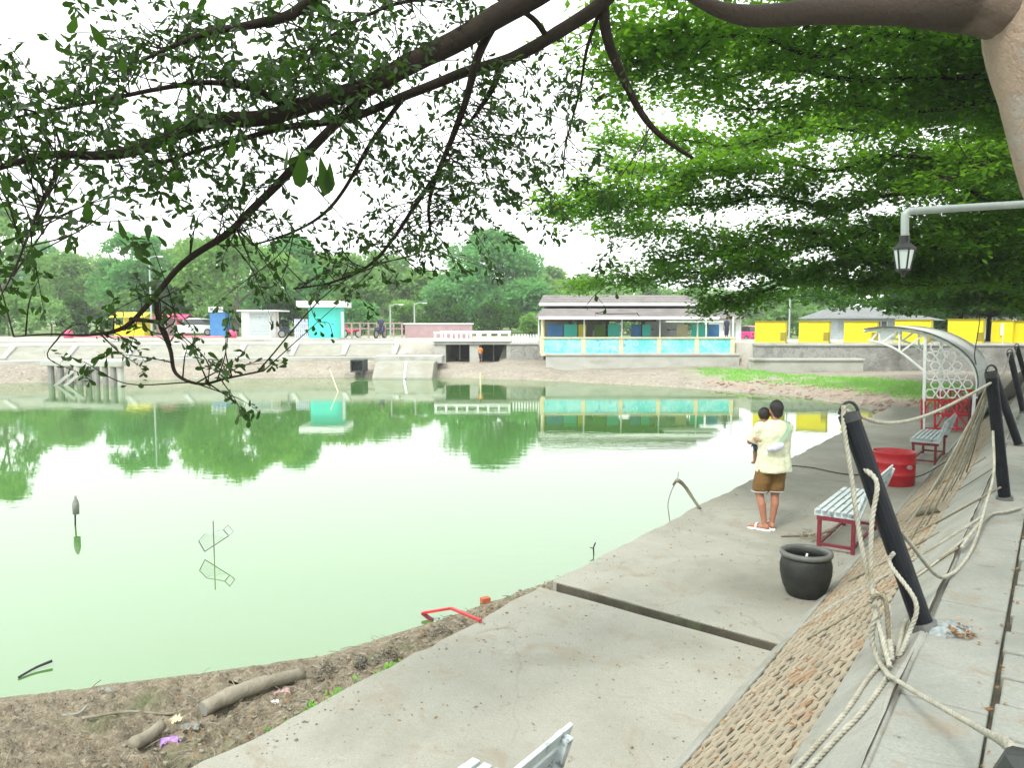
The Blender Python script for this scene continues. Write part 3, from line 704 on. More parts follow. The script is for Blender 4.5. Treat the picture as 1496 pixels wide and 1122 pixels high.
def car(name, label, loc, rz, paint, L=4.3, Wd=1.7, Ht=1.48, hatch=False):
    t = thing(name, label, 'car', loc, rz)
    def prof(pts, w0, w1):                 # side profile (x,z); width follows z
        rr = []
        for y_, k in ((-1, .94), (-.86, 1), (.86, 1), (1, .94)):
            rr.append([Vector((x * (1 if abs(y_) < .9 else .985), y_ * (w0 + (w1 - w0) * (z - pts[0][1]) / 1.2) / 2, .0 + z)) for x, z in pts])
        return MB().rings(rr)
    h = L / 2
    body = [(-h, .34), (-h + .03, .62), (-h + .10, .86), (-h + .7, .92), (-.5, .94), (h - 1.25, .92), (h - .35, .80), (h - .05, .62), (h, .36), (h - .3, .22), (-h + .3, .22)]
    if hatch: body[3] = (-h + .25, .94)
    prof(body, Wd, Wd).build('body', paint, t, smooth=False, bevel=.05, seg=3, world=False)
    rx = -h + (.18 if hatch else .75)
    cab = [(rx, .90), (rx + (.25 if hatch else .55), Ht - .05), (rx + .9, Ht), (h - 2.1, Ht - .02), (h - 1.25, .90)]
    prof(cab, Wd * .96, Wd * .74).build('cabin', MAT['glass_dark'], t, bevel=.04, world=False)
    top = [(rx + .22, Ht - .09), (rx + (.3 if hatch else .6), Ht - .02), (rx + .9, Ht + .025), (h - 2.1, Ht + .005), (h - 1.98, Ht - .06)]
    prof(top, Wd * .76, Wd * .76).build('roof', paint, t, bevel=.02, world=False)
    for s in (-1, 1):
        for xx in (rx + .95, h - 1.95): MB().bar((xx, s * Wd * .455, .9), (xx - .05, s * Wd * .40, Ht - .03), .06, .04).build('pillar', paint, t, world=False)
    for sx_ in (-h + .78, h - .82):
        for s in (-1, 1):
            w = MB().tube([(sx_, s * (Wd / 2 - .2), .31), (sx_, s * (Wd / 2 + .015), .31)], .31, 18).build('wheel', MAT['tyre'], t, world=False, bevel=.03)
            MB().tube([(sx_, s * (Wd / 2 + .005), .31), (sx_, s * (Wd / 2 + .03), .31)], .19, 14).build('rim', MAT['rim'], w, world=False)
    for s in (-1, 1):
        MB().box((h - .13, s * Wd * .36, .66), (.16, .34, .14)).build('headlight', MAT['head_glass'], t, world=False, bevel=.03)
        MB().box((-h + .06, s * Wd * .40, .74), (.10, .22, .20)).build('tail_light', MAT['tail'], t, world=False, bevel=.02)
    MB().box((-h - .005, 0, .58), (.03, .48, .13)).build('number_plate', MAT['white'], t, world=False)
    MB().box((0, 0, .27), (L * .97, Wd * .95, .12)).build('sill', MAT['black_metal'], t, world=False)
    return t
car('parked_car', 'white car parked side-on behind the pink kerb', (X_(284, 66), 66, LAND), R(180), MAT['car_white'], 4.6)
yc = 72; car('parked_car', 'magenta hatchback parked between the pavilion and the first yellow booth', (X_(1091, yc), yc, ground_z(X_(1091, yc), yc)), R(108), MAT['car_pink'], 3.7, 1.65, 1.45, True)

def motorbike(label, loc, rz, mat):
    t = thing('motorbike', label, 'motorbike', loc, rz)
    for x in (-.62, .62):
        w = MB().tube([(x + .27 * math.cos(a), 0, .29 + .27 * math.sin(a)) for a in np.linspace(0, 2 * math.pi, 17)], .05, 6, False).build('wheel', MAT['tyre'], t, world=False)
        MB().tube([(x, -.03, .29), (x, .03, .29)], .2, 10).build('rim', MAT['rim'], w, world=False)
    MB().tube(smooth_pts([(-.75, 0, .62), (-.3, 0, .55), (.1, 0, .42), (.38, 0, .62), (.48, 0, .92)], 3), [.09] * 4 + [.14] * 4 + [.10] * 5, 8).build('body', mat, t, world=False, smooth=True)
    MB().box((-.32, 0, .74), (.7, .24, .10)).build('seat', MAT['black_metal'], t, world=False, bevel=.03)
    MB().tube([(.42, -.32, 1.02), (.5, 0, .98), (.42, .32, 1.02)], .018, 6).build('handlebar', MAT['black_metal'], t, world=False)
    MB().tube([(.48, 0, .95), (.62, 0, .29)], .035, 6).build('fork', MAT['rim'], t, world=False)
    return t
motorbike('dark blue motorbike parked between the white shed and the lilac slat fence', (X_(424, 58), 58, LAND), R(40), MAT['navy'])
motorbike('red motorbike parked behind the pink railing', (X_(514, 58.6), 58.6, LAND), R(160), MAT['red'])
motorbike('dark blue motorbike in front of the pale pink barrier wall', (X_(556, 56.4), 56.4, LAND), R(70), MAT['navy'])
# slatted fence by the cyan kiosk
t = thing('slat_fence', 'pale lilac upright slat fence beside the cyan kiosk', 'fence', (X_(441, 55), 55, LAND))
for k in range(7): bbox(MB(), X_(431 + k * 2.9, 55), X_(432.9 + k * 2.9, 55), 55, 55.04, LAND, Z_(466, 55)).build('slat', MAT['bag'], t)
for zz in (.35, 1.05): bbox(MB(), X_(430, 55), X_(451, 55), 55.05, 55.1, LAND + zz, LAND + zz + .08).build('rail', MAT['white'], t)
# street lights
for px, ytop, Y, lb in ((223, 376, 57, 'tall thin teal street light pole beside the yellow stall'), (571, 445, 60, 'short pale street light pole in front of the far trees'), (606, 443, 62, 'pale pole with a small lamp behind the barrier wall'), (1152, 432, 56, 'teal grey pole standing between two yellow booths')):
    t = thing('street_light', lb, 'street light', (X_(px, Y), Y, ground_z(X_(px, Y), Y)))
    zt_ = Z_(ytop, Y); x = X_(px, Y); z0 = ground_z(x, Y) - .1
    MB().tube([(x, Y, z0), (x, Y, zt_)], [.08, .05], 8).build('pole', MAT['galv'], t)
    MB().tube([(x, Y, zt_ - .1), (x + .35, Y, zt_ + .02), (x + .75, Y, zt_ + .03)], .03, 6).build('arm', MAT['galv'], t)
    MB().box((x + .85, Y, zt_), (.35, .14, .07)).build('lamp_head', MAT['white'], t, bevel=.02)

# ---- jetty on posts
JY0, JY1 = 31.5, 38.5
t = thing('jetty', 'pale concrete jetty standing in the water on a row of posts', 'jetty', (X_(125, 35), 35, 0))
zj = 1.16
P = [at(58, 522, 37.9), at(178, 531, 36.6), at(184, 523, 38.2), at(70, 515, 39.8)]
mb = MB(); mb.add([(p.x, p.y, zj) for p in P] + [(p.x, p.y, zj - .28) for p in P], [(0, 1, 2, 3), (7, 6, 5, 4), (0, 4, 5, 1), (1, 5, 6, 2), (2, 6, 7, 3), (3, 7, 4, 0)]); mb.build('deck', MAT['bank_conc'], t, bevel=.03)
for (px, py) in ((70, 523.5), (84, 525), (98, 526.5), (112, 528), (125, 529.5), (137, 531), (150, 532), (162, 533.5), (173, 534.5)):
    p = at(px, py, 37.9 - 1.3 * (px - 58) / 120); MB().tube([(p.x, p.y + .2, -.6), (p.x, p.y + .2, zj - .2)], .15 if px != 150 else .13, 10).build('post', MAT['bank_conc' if px in (112, 173) else 'stone'], t)
for (px, py) in ((186, 526), (150, 519), (112, 516)):
    p = at(px - 6, py, 38.4); MB().tube([(p.x, p.y - .3, -.6), (p.x, p.y - .3, zj - .2)], .16, 8).build('post', MAT['bank_conc'], t)
a = at(108, 530, 37.2); MB().bar((a.x, a.y, .7), (a.x - 1.0, a.y - .3, -.2), .18, .14).build('brace', MAT['bank_conc'], t)
a = at(122, 530, 37.1); MB().bar((a.x, a.y, .7), (a.x - 1.0, a.y - .3, -.2), .18, .14).build('brace', MAT['bank_conc'], t)

# ---- pavilion
PY = 43.0
px0, px1 = X_(790, PY), X_(1073, PY)
t = thing('pavilion', 'long open pavilion with two-tier mauve roof and turquoise mural panels', 'pavilion', ((px0 + px1) / 2, PY + 3, LAND - .5))
zb, zm = Z_(516, PY), Z_(494.5, PY)
m, nt, b, _ = new_mat('mural_paint'); pos = tex_coord(nt)
c1 = mixc(nt, noise_fac(nt, pos, 1.3, .4, .62, 4), (.10, .55, .55), (.30, .66, .66))
wv = N(nt, 'ShaderNodeTexWave', Scale=1.3, Distortion=6.0, Detail=3.0); nt.links.new(tex_coord(nt, False, (.4, 1, 3)), wv.inputs['Vector'])
mr = nt.nodes.new('ShaderNodeMapRange'); mr.inputs['From Min'].default_value = .72; mr.inputs['From Max'].default_value = .9; nt.links.new(wv.outputs['Fac'], mr.inputs['Value'])
c1 = mixc(nt, noise_fac(nt, pos, 3.5, .5, .68, 5, .6, 1.5), c1, (.42, .70, .68)); c1 = mixc(nt, noise_fac(nt, pos, 2.6, .6, .68, 3), c1, (.12, .38, .62))
nt.links.new(c1, b.inputs['Base Color']); b.inputs['Roughness'].default_value = .6; MAT['mural'] = m
xs = [X_(p, PY) for p in (792, 852.5, 907.5, 963, 1018, 1070)]
for k in range(5):
    bbox(MB(), xs[k], xs[k + 1], PY + .04, PY + .16, zb, zm).build('mural_panel', MAT['mural'], t)
for k, x in enumerate(xs): bbox(MB(), x - .12, x + .12, PY, PY + .22, zb - .02, zm + .02).build('pilaster', MAT['cream'], t, bevel=.01)
bbox(MB(), px0, px1, PY - .03, PY + .25, zm, zm + .09).build('wall_cap', MAT['cream'], t)
bbox(MB(), px0, px1, PY - .03, PY + .2, zb - .14, zb).build('wall_foot', MAT['cream'], t)
bbox(MB(), px0, px1, PY + .2, PY + 7, LAND - .25, LAND + .02).build('floor', MAT['bank_conc'], t)
ze = Z_(464, PY)
for k, x in enumerate(xs):
    MB().tube([(x + .04, PY + .1, zm), (x + .04, PY + .1, ze + .05)], .045 if k else .10, 8).build('column', MAT['white'] if k else MAT['cream'], t)
    MB().tube([(x + .04, PY + 6.2, LAND), (x + .04, PY + 6.2, ze + .3)], .06, 8).build('column', MAT['white'], t)
for k in (1, 2, 3):                            # brown timber posts of the room behind
    x = (xs[k] + xs[k - 1]) / 2 + .6; bbox(MB(), x - .1, x + .1, PY + 2.6, PY + 2.8, LAND, ze + .2).build('timber_post', MAT['brown'], t)
bbox(MB(), xs[0], xs[3] + .3, PY + 2.6, PY + 2.75, ze - .22, ze + .05).build('timber_beam', MAT['brown'], t)
# roofs
def hip(x0, x1, y0, y1, z0, z1, ix, iy, mat, name='roof', rows=5):
    for s in range(2):
        ya, yb = (y0, (y0 + y1) / 2 - iy) if s == 0 else (y1, (y0 + y1) / 2 + iy)
        for r_ in range(rows):
            f0, f1 = r_ / rows, (r_ + 1) / rows
            xa0, xa1 = x0 + ix * f0, x1 - ix * f0; xb0, xb1 = x0 + ix * f1, x1 - ix * f1
            y_a, y_b = ya + (yb - ya) * f0, ya + (yb - ya) * f1; za, zb_ = z0 + (z1 - z0) * f0, z0 + (z1 - z0) * f1
            mb = MB().add([(xa0, y_a, za + .06), (xa1, y_a, za + .06), (xb1, y_b, zb_ + .035), (xb0, y_b, zb_ + .035), (xa0, y_a, za), (xa1, y_a, za)], [(0, 1, 2, 3), (4, 5, 1, 0)] if s == 0 else [(3, 2, 1, 0), (0, 1, 5, 4)])
            mb.build('roof_course', mat, t)
    yb0, yb1 = (y0 + y1) / 2 - iy, (y0 + y1) / 2 + iy
    MB().add([(x0, y0, z0), (x0, y1, z0), (x0 + ix, yb1, z1), (x0 + ix, yb0, z1), (x1, y0, z0), (x1, y1, z0), (x1 - ix, yb1, z1), (x1 - ix, yb0, z1)], [(0, 3, 2, 1), (4, 5, 6, 7), (3, 7, 6, 2)]).build('roof_hip', mat, t)
rx0, rx1 = X_(787, PY), X_(1046, PY)
hip(rx0, rx1, PY - .55, PY + 7.2, ze, Z_(452.5, PY + 1) + .02, .25, 2.5, MAT['roof'], rows=4)
bbox(MB(), rx0 - .03, rx1, PY - .62, PY - .5, ze - .10, ze + .06).build('fascia', MAT['white'], t)
zu = Z_(444.5, PY + 1.2)
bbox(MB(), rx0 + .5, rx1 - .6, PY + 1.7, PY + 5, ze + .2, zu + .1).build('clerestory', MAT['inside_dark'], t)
ux0, ux1 = X_(788, PY + 1.2), X_(1022, PY + 1.2)
hip(ux0, ux1, PY + 1.2, PY + 5.6, zu, Z_(432, PY + 3), .3, .05, MAT['roof'], rows=4)
bbox(MB(), ux0 - .02, ux1, PY + 1.14, PY + 1.22, zu - .09, zu + .05).build('fascia', MAT['white'], t)
# small lean-to roof in front right
bbox(MB(), X_(972, 42.6), X_(1055, 42.6), 42.5, 44.0, Z_(471, 42.6), Z_(468.5, 42.6)).build('lean_to_roof', MAT['canopy_sheet'], t)
# rooms and furniture inside
bbox(MB(), xs[0] + .3, xs[2], PY + 6.6, PY + 6.75, LAND, ze + .3).build('back_wall', MAT['bank_panel'], t)
bbox(MB(), xs[3] - .2, xs[4] + .4, PY + 5.2, PY + 5.4, LAND, ze + .3).build('back_wall', MAT['white'], t)
for k, (a, c, mm_) in enumerate(((800, 822, 'blue'), (824, 843, 'cyan'), (845, 856, 'yellow'), (888, 905, 'cyan'), (868, 884, 'moss'), (922, 936, 'blue'), (938, 950, 'cyan'), (988, 1004, 'cream'), (1010, 1030, 'cyan'), (1033, 1050, 'blue'))):
    bbox(MB(), X_(a, PY + 1), X_(c, PY + 1), PY + 1.0, PY + 1.05, LAND + .35, LAND + 1.05).build('banner', MAT[mm_], t)
for k in range(4):
    o = thing('dining_table', 'small dining table with a blue cloth under the pavilion roof', 'table', (xs[0] + 1.4 + k * 2.2, PY + 1.6, LAND), 0, 'tables in the pavilion')
    MB().box((0, 0, .74), (1.3, .8, .05)).build('table_top', MAT['blue'], o, world=False)
    for sx_ in (-.55, .55):
        for sy_ in (-.32, .32): MB().box((sx_, sy_, .36), (.05, .05, .72)).build('leg', MAT['white'], o, world=False)
t = thing('small_house', 'small hipped-roof outbuilding between the pavilion and the magenta hatchback', 'building', (X_(1068, 50), 50, LAND))
bbox(MB(), X_(1052, 50), X_(1082, 50), 50, 53, LAND - .2, Z_(466, 50)).build('wall', MAT['white'], t)
bbox(MB(), X_(1066, 50), X_(1074, 50), 49.97, 50.0, LAND, Z_(472, 50)).build('door', MAT['galv'], t)
hip(X_(1046, 49.5), X_(1088, 49.5), 49.4, 53.6, Z_(466, 49.5), Z_(452, 51), .8, .05, MAT['roof'], rows=4)

# ---- yellow booths along the bank
def booth(label, pa, pb, Y, ytop, op=True):
    xc = X_((pa + pb) / 2, Y); w = (pb - pa) / FPX * Y; a = math.atan2(xc, Y); h = w / 2 * math.cos(a) * 1.12; zt_ = Z_(ytop, Y) - LAND
    t = thing('yellow_booth', label, 'booth', (xc, Y, LAND), -a + R(-6), 'yellow booths on the far bank')
    def bb(x0, x1, y0, y1, z0, z1, n, mt, bv=0.0): bbox(MB(), x0, x1, y0, y1, z0, z1).build(n, mt, t, bevel=bv, world=False)
    bb(-h, h, 0, 1.2, -.1, zt_, 'body', MAT['yellow'], .015); bb(-h - .05, h + .05, -.06, 1.26, zt_, zt_ + .05, 'roof', MAT['yellow_trim'])
    if op: bb(h - .26, h + .012, -.012, .5, .15, .62, 'hatch', MAT['yellow_trim'])
    else:
        for k in range(7): bb(-h + .05 + k * (2 * h - .1) / 7, -h + .02 + (k + 1) * (2 * h - .1) / 7, -.02, 0, .08, zt_ - .03, 'board', MAT['yellow'])
    bb(-h - .03, h + .03, -.03, 1.23, -.1, .06, 'plinth', MAT['bank_conc'])
    return t
booth('yellow booth beside the magenta hatchback', 1104, 1144, 42.6, 470)
booth('yellow booth next to the teal grey pole, second from the magenta hatchback', 1168, 1207, 42.6, 470)
booth('yellow booth in front of the grey-walled house, third from the magenta hatchback', 1234, 1277, 42.4, 470)
booth('yellow booth in front of the gabled house, fourth from the magenta hatchback', 1308, 1355, 42.4, 468)
booth('wide yellow booth standing apart, fifth from the magenta hatchback', 1385, 1431, 42.2, 467)
booth('yellow booth of upright ribbed boards with a white notice board', 1448, 1476, 42.0, 469, False)
booth('last yellow booth of the row, past the ribbed one', 1480, 1512, 42.0, 470)
t = thing('sign_board', 'small white notice board fixed to the ribbed yellow booth', 'sign', (X_(1465, 41.9), 41.9, LAND))
bbox(MB(), X_(1461, 41.9), X_(1469, 41.9), 41.93, 41.97, LAND + .45, LAND + 1.1).build('board', MAT['white'], t)
bbox(MB(), X_(1464, 41.9), X_(1466, 41.9), 41.94, 41.965, LAND - .02, LAND + .46).build('post', MAT['white'], t)
# houses behind
def house(label, pa, pb, Y, yeave, yridge, depth, wallm, roofm, gable=True):
    x0, x1 = X_(pa, Y), X_(pb, Y); z0 = ground_z((x0 + x1) / 2, Y) - .2; ze_, zr = Z_(yeave, Y), Z_(yridge, Y)
    t = thing('house', label, 'house', ((x0 + x1) / 2, Y + depth / 2, z0))
    bbox(MB(), x0, x1, Y, Y + depth, z0, ze_).build('wall', wallm, t)
    if gable:
        xm = (x0 + x1) / 2; e = .5
        MB().add([(x0 - e, Y - .6, ze_ - .05), (xm, Y - .6, zr), (x1 + e, Y - .6, ze_ - .05), (x0 - e, Y + depth + .4, ze_ - .05), (xm, Y + depth + .4, zr), (x1 + e, Y + depth + .4, ze_ - .05)], [(0, 1, 4, 3), (1, 2, 5, 4)]).build('roof', roofm, t)
        MB().add([(x0, Y + .01, ze_ - .01), (x1, Y + .01, ze_ - .01), (xm, Y + .01, zr - .12)], [(0, 1, 2)]).build('gable', wallm, t)
    else:
        MB().add([(x0 - .6, Y - .7, ze_ - .1), (x1 + .6, Y - .7, ze_ - .1), (x1 - .6, Y + depth / 2, zr), (x0 + .8, Y + depth / 2, zr), (x0 - .6, Y + depth + .6, ze_ - .1), (x1 + .6, Y + depth + .6, ze_ - .1)], [(0, 1, 2, 3), (3, 2, 5, 4), (0, 3, 4), (1, 5, 2)]).build('roof', roofm, t)
    n = max(2, int((x1 - x0) / 2.2))
    for k in range(n):
        xc = x0 + (x1 - x0) * (k + .5) / n
        w = bbox(MB(), xc - .42, xc + .42, Y - .03, Y + .02, z0 + 1.0, ze_ - .35).build('window', MAT['glass_dark'], t)
        f = MB()
        for xx in (xc - .46, xc, xc + .46): bbox(f, xx - .04, xx + .04, Y - .06, Y - .02, z0 + .95, ze_ - .3)
        f.build('frame', MAT['white'], w)
    return t
house('grey-walled house with a broad sheet roof behind the yellow booths', 1222, 1306, 58, 463, 447, 6, MAT['worn_white'], MAT['grey_roof'], False)
house('pale gabled house behind the yellow booth with the truss', 1262, 1312, 66, 449, 430, 5, MAT['white'], MAT['canopy_sheet'])
house('low house with a long sheet roof partly behind leaves', 1312, 1362, 62, 466, 456, 6, MAT['worn_white'], MAT['grey_roof'], False)
house('low house with a grey roof behind the second booth from the hatchback', 1205, 1240, 74, 470, 455, 6, MAT['worn_white'], MAT['grey_roof'], False)
house('white house glimpsed behind the wide and the ribbed booth', 1425, 1475, 66, 462, 448, 6, MAT['white'], MAT['grey_roof'], False)
# railing in front of the booths, on the stone wall

# ================================================================ WALKWAY FURNITURE
RZ = -AY                                    # local x = v (away from the pond), local y = u (along the walkway)
# ---- benches
def bench(label, u, v, L=1.45):
    t = thing('bench', label, 'bench', W(u, v, DECK), RZ, 'slatted benches along the walkway')
    D, sh_ = .46, .43
    for k, y in enumerate((.06, L - .06)):
        MB().box((.03, y, sh_ / 2 - .02), (.042, .042, sh_ - .04)).build('leg', MAT['maroon'], t, world=False)
        MB().box((D - .05, y, sh_ / 2 - .02), (.042, .042, sh_ - .04)).build('leg', MAT['maroon'], t, world=False)
        MB().bar((.03, y, .07), (D - .05, y, .07), .032, .032).build('stretcher', MAT['maroon'], t, world=False)
        MB().bar((.0, y, sh_ - .04), (D, y, sh_ - .04), .04, .05).build('seat_support', MAT['maroon'], t, world=False)
        MB().prism([(-.03, 0), (D + .02, 0), (D + .16, .42), (D + .085, .44), (D - .04, .075), (-.03, .075)], .05, Matrix(((1, 0, 0, 0), (0, 0, 1, y - .025), (0, 1, 0, sh_ - .015), (0, 0, 0, 1)))).build('end_frame', MAT['worn_white'], t, world=False, bevel=.006)
    MB().bar((.03, .06, .07), (.03, L - .06, .07), .03, .03).build('stretcher', MAT['maroon'], t, world=False)
    MB().bar((D - .05, .06, .07), (D - .05, L - .06, .07), .03, .03).build('stretcher', MAT['maroon'], t, world=False)
    for k in range(6):
        MB().box((.02 + k * .075, L / 2, sh_ + .067), (.052, L + .02, .022)).build('seat_slat', MAT['worn_white'], t, world=False, bevel=.004)
    a = Vector((D + .02, 0, sh_ + .12)); d = Vector((.13, 0, .38)).normalized()
    for k in range(4):
        c = a + d * (.03 + k * .092); MB().box((c.x - .01, L / 2, c.z), (.022, L + .02, .07), Matrix.Rotation(math.atan2(.13, .38), 3, 'Y')).build('back_slat', MAT['worn_white'], t, world=False, bevel=.004)
    return t
bench('slatted bench with peeling white paint and maroon legs beside the black pot', 9.42, -2.26)
bench('slatted bench with maroon legs between the red drum and the shelter', 16.35, -2.22, 1.5)
bench('slatted bench of which only the worn white end frame shows near the open joint', 1.48, -2.33)
bench('distant maroon-legged bench on the far end of the walkway past the shelter', 26.0, -2.3, 1.3)

# ---- black pot
p = W(7.80, -1.95, DECK)
t = thing('clay_pot', 'big round black pot with a grey rim and litter inside', 'pot', p)
prof = [(.02, .0), (.17, .0), (.19, .02), (.235, .12), (.262, .24), (.265, .33), (.248, .40), (.222, .44), (.20, .44), (.228, .38), (.24, .30), (.23, .2), (.18, .12), (.02, .12)]
MB().lathe(prof, 40).build('body', MAT['black_pot'], t, smooth=True, world=False)
MB().lathe([(.222, .425), (.258, .425), (.270, .445), (.266, .475), (.232, .48), (.218, .46), (.222, .425)], 40).build('rim', MAT['pot_rim'], t, smooth=True, world=False)
t.scale = (.94, .94, .94)
o = MB()
for k in range(7):
    a = random.uniform(0, 6.28); r_ = random.uniform(.02, .13)
    o.ball((r_ * math.cos(a), r_ * math.sin(a), .27 + random.uniform(0, .05)), random.uniform(.04, .07), 7, 5, (1, .8, .6))
o.build('crumpled_litter', MAT['plastic'], t, world=False)
MB().tube([(-.02, .03, .25), (.03, .05, .43)], .012, 6).build('straw', MAT['white'], t, world=False)

# ---- red drum
p = W(14.15, -2.17, DECK)
t = thing('red_drum', 'bright red cut-down metal drum standing by the bank', 'drum', p)
MB().lathe([(.02, .0), (.315, .0), (.33, .02), (.33, .17), (.342, .185), (.33, .20), (.33, .36), (.342, .375), (.33, .39), (.33, .53), (.342, .545), (.328, .555), (.318, .545), (.318, .08), (.02, .08)], 36).build('body', MAT['red'], t, smooth=True, world=False)
MB().lathe([(.02, .085), (.31, .085)], 24).build('inside_floor', MAT['red_inside'], t, world=False)
o = MB().ball((.1, -.33, .33), .05, 8, 6, (1, .18, .8)).build('peeled_patch', MAT['pale_pink'], t, world=False)

# ---- railing posts
POSTS = {}
def rail_post(key, label, base, top, r_=.05):
    base, top = Vector(base), Vector(top); d = (top - base).normalized()
    t = thing('railing_post', label, 'post', base, 0, 'black railing posts along the bank')
    a = base - d * .15
    MB().tube([a, base, base + d * .08, top - d * .03, top], [r_ * 1.02, r_ * 1.02, r_, r_, r_ * .97], 16).build('pole', MAT['post'], t, smooth=False, bevel=.006)
    MB().tube([top - d * .04, top + d * .004, top + d * .012], [r_ * 1.10, r_ * 1.10, r_ * .7], 16).build('cap', MAT['black_metal'], t)
    if key: MB().tube([top + Vector((r_ * .5 * math.cos(a_), 0, 0)) * 2 + Vector((0, 0, .07 * math.sin(a_))) for a_ in np.linspace(0, math.pi, 9)], .009, 6).build('ring', MAT['black_metal'], t)
    fl = d * .03; MB().tube([base - d * .02, base + fl], [r_ * 1.35, r_ * 1.35], 16).build('foot_collar', MAT['pot_rim'], t)
    POSTS[key] = (base, top)
b1 = onz(1350, 918, PATH); t1 = onu(1240, 606, 4.45)
rail_post(1, 'black railing post leaning far over the block slope, ropes knotted to it', b1, t1, .052)
b2 = onz(1468, 730, PATH); t2 = onu(1448, 545, 8.0)
rail_post(2, 'black railing post standing almost upright with ropes fanning from its top', b2, t2, .05)
b3 = onz(1489, 652, PATH); t3 = onu(1453, 550, 11.6)
rail_post(3, 'thin black railing post tilting behind the upright one', b3, t3, .05)
rail_post(0, 'black railing post by the path end of the twisted rope', W(1.02, -.44, PATH), at(1528, 1140, .85), .042)
rail_post(4, 'black railing post half hidden far along the bank', W(16.2, -.45, PATH), W(16.2, -.7, PATH + 1.05))
rail_post(5, 'farthest black railing post, by the shelter end of the bank', W(20.2, -.45, PATH), W(20.2, -.75, PATH + 1.05))

# ---- ropes
def rope(label, pts, r_=.012, mat='rope', twist=True, k=8, name='rope', group=None, cat='rope'):
    P = smooth_pts(pts, k)
    # resample evenly
    d = [0.0]
    for i in range(1, len(P)): d.append(d[-1] + (P[i] - P[i - 1]).length)
    L = d[-1]; step = r_ * 1.15 if twist else max(.03, r_ * 2)
    n = max(4, int(L / step)); Q = []; j = 0
    for i in range(n + 1):
        x = L * i / n
        while j < len(d) - 2 and d[j + 1] < x: j += 1
        f = (x - d[j]) / max(d[j + 1] - d[j], 1e-9); Q.append(P[j].lerp(P[j + 1], min(max(f, 0), 1)))
    mb = MB()
    if not twist: mb.tube(Q, r_, 7)
    else:
        ref = None; frames = []
        for i, p_ in enumerate(Q):
            tt = (Q[min(i + 1, n)] - Q[max(i - 1, 0)]).normalized()
            if ref is None: ref = tt.orthogonal().normalized()
            x = (ref - tt * ref.dot(tt)).normalized(); ref = x; frames.append((x, tt.cross(x)))
        for s in range(3):
            S = []
            for i, p_ in enumerate(Q):
                a = 2 * math.pi * (L * i / n) / (r_ * 6.5) + s * 2 * math.pi / 3
                S.append(p_ + (frames[i][0] * math.cos(a) + frames[i][1] * math.sin(a)) * r_ * .52)
            mb.tube(S, r_ * .62, 5)
    o = mb.build(name, MAT[mat], smooth=True)
    return tag(o, label, cat, group)
def pl(key, f):                             # a point on a post
    b_, t_ = POSTS[key]; return b_.lerp(t_, f)
n_ = (ray(1260, 800).normalized())
rope('pale twisted rope hanging from the tip of the leaning post down to a knot', [pl(1, 1.02) + Vector((-.03, -.02, .03)), onu(1233, 625, 4.40), onu(1243, 690, 4.37), onu(1254, 770, 4.33), onu(1266, 835, 4.28), onu(1280, 890, 4.22), onslope(1292, 960, .05)], .0125)
rope('pale twisted rope looped over the middle of the leaning post', [pl(1, .70) + W(-.07, .02, .02), pl(1, .70) + W(-.02, -.05, .06), onu(1281, 705, 4.36), onu(1274, 760, 4.30), onu(1272, 830, 4.26), onu(1278, 885, 4.20), onslope(1300, 975, .05)], .0125)
rope('pale twisted rope tied round the foot of the leaning post', [pl(1, .36) + W(-.07, 0, 0), pl(1, .30) + W(-.07, -.04, 0), onu(1338, 880, 4.22), onu(1328, 925, 4.18), onslope(1312, 960, .03), onslope(1318, 925, .06), onslope(1330, 890, .08), onslope(1338, 862, .10)], .0115)
rope('pale rope knotted in loops in front of the leaning post', [onu(1270, 880, 4.15), onu(1283, 868, 4.12), onu(1298, 890, 4.12), onu(1300, 930, 4.12), onslope(1302, 965, .06), onslope(1290, 940, .09), onu(1280, 900, 4.12), onu(1274, 935, 4.12), onslope(1284, 965, .06), onslope(1300, 990, .05)], .0135)
rope('darker rope loop hanging from the knot by the leaning post', [onu(1272, 872, 4.10), onu(1292, 872, 4.10), onu(1297, 915, 4.10), onslope(1302, 955, .05), onslope(1306, 945, .06)], .011, 'rope_dark')
rope('twisted rope lying along the upper edge of the blocks, touching them', [onslope(1296, 962, .04), onslope(1270, 990, .035), onslope(1247, 1025, .035), onslope(1222, 1058, .03), onslope(1190, 1092, .03), onslope(1150, 1135, .03), onslope(1080, 1200, .03)], .0125)
rope('twisted rope lying on the smooth band beside another along the blocks', [onslope(1300, 985, .04), onslope(1283, 1010, .035), onslope(1258, 1042, .035), onslope(1228, 1073, .03), onslope(1198, 1105, .03), onslope(1165, 1140, .03), onslope(1100, 1205, .03)], .0125)
rope('white twisted rope stretched from the knot across the path corner', [onslope(1300, 988, .05), onz(1335, 1010, PATH + .10), onz(1380, 1036, PATH + .16), onz(1432, 1066, PATH + .30), at(1480, 1096, 1.25), POSTS[0][1] + Vector((-.03, .0, -.03))], .0105)
# rope slung from post to post, upper line
rope('pale cable slung between the tips of the leaning and the upright post', [pl(1, 1.02), onu(1250, 606, 4.6), onu(1290, 618, 5.2), onu(1330, 614, 5.9), onu(1370, 600, 6.6), onu(1410, 580, 7.3), pl(2, .93)], .012, 'rope', False)
rope('pale rope drooping from the upright post to the foot of the leaning post', [pl(2, .55) + W(-.06, -.03, 0), onu(1452, 690, 7.6), onu(1440, 740, 7.0), onu(1425, 790, 6.3), onu(1408, 822, 5.8), onu(1388, 840, 5.4), onu(1365, 838, 5.0), pl(1, .42) + W(.05, .02, .03), pl(1, .42) + W(.0, -.06, .03)], .0115)
rope('thin grey line wound once round the leaning post', [pl(1, .40) + W(.08, .05, .05), pl(1, .40) + W(.02, -.06, .0), pl(1, .62) + W(.04, -.02, 0), pl(1, .74) + W(.02, -.04, 0)], .006, 'rope_dark', False)
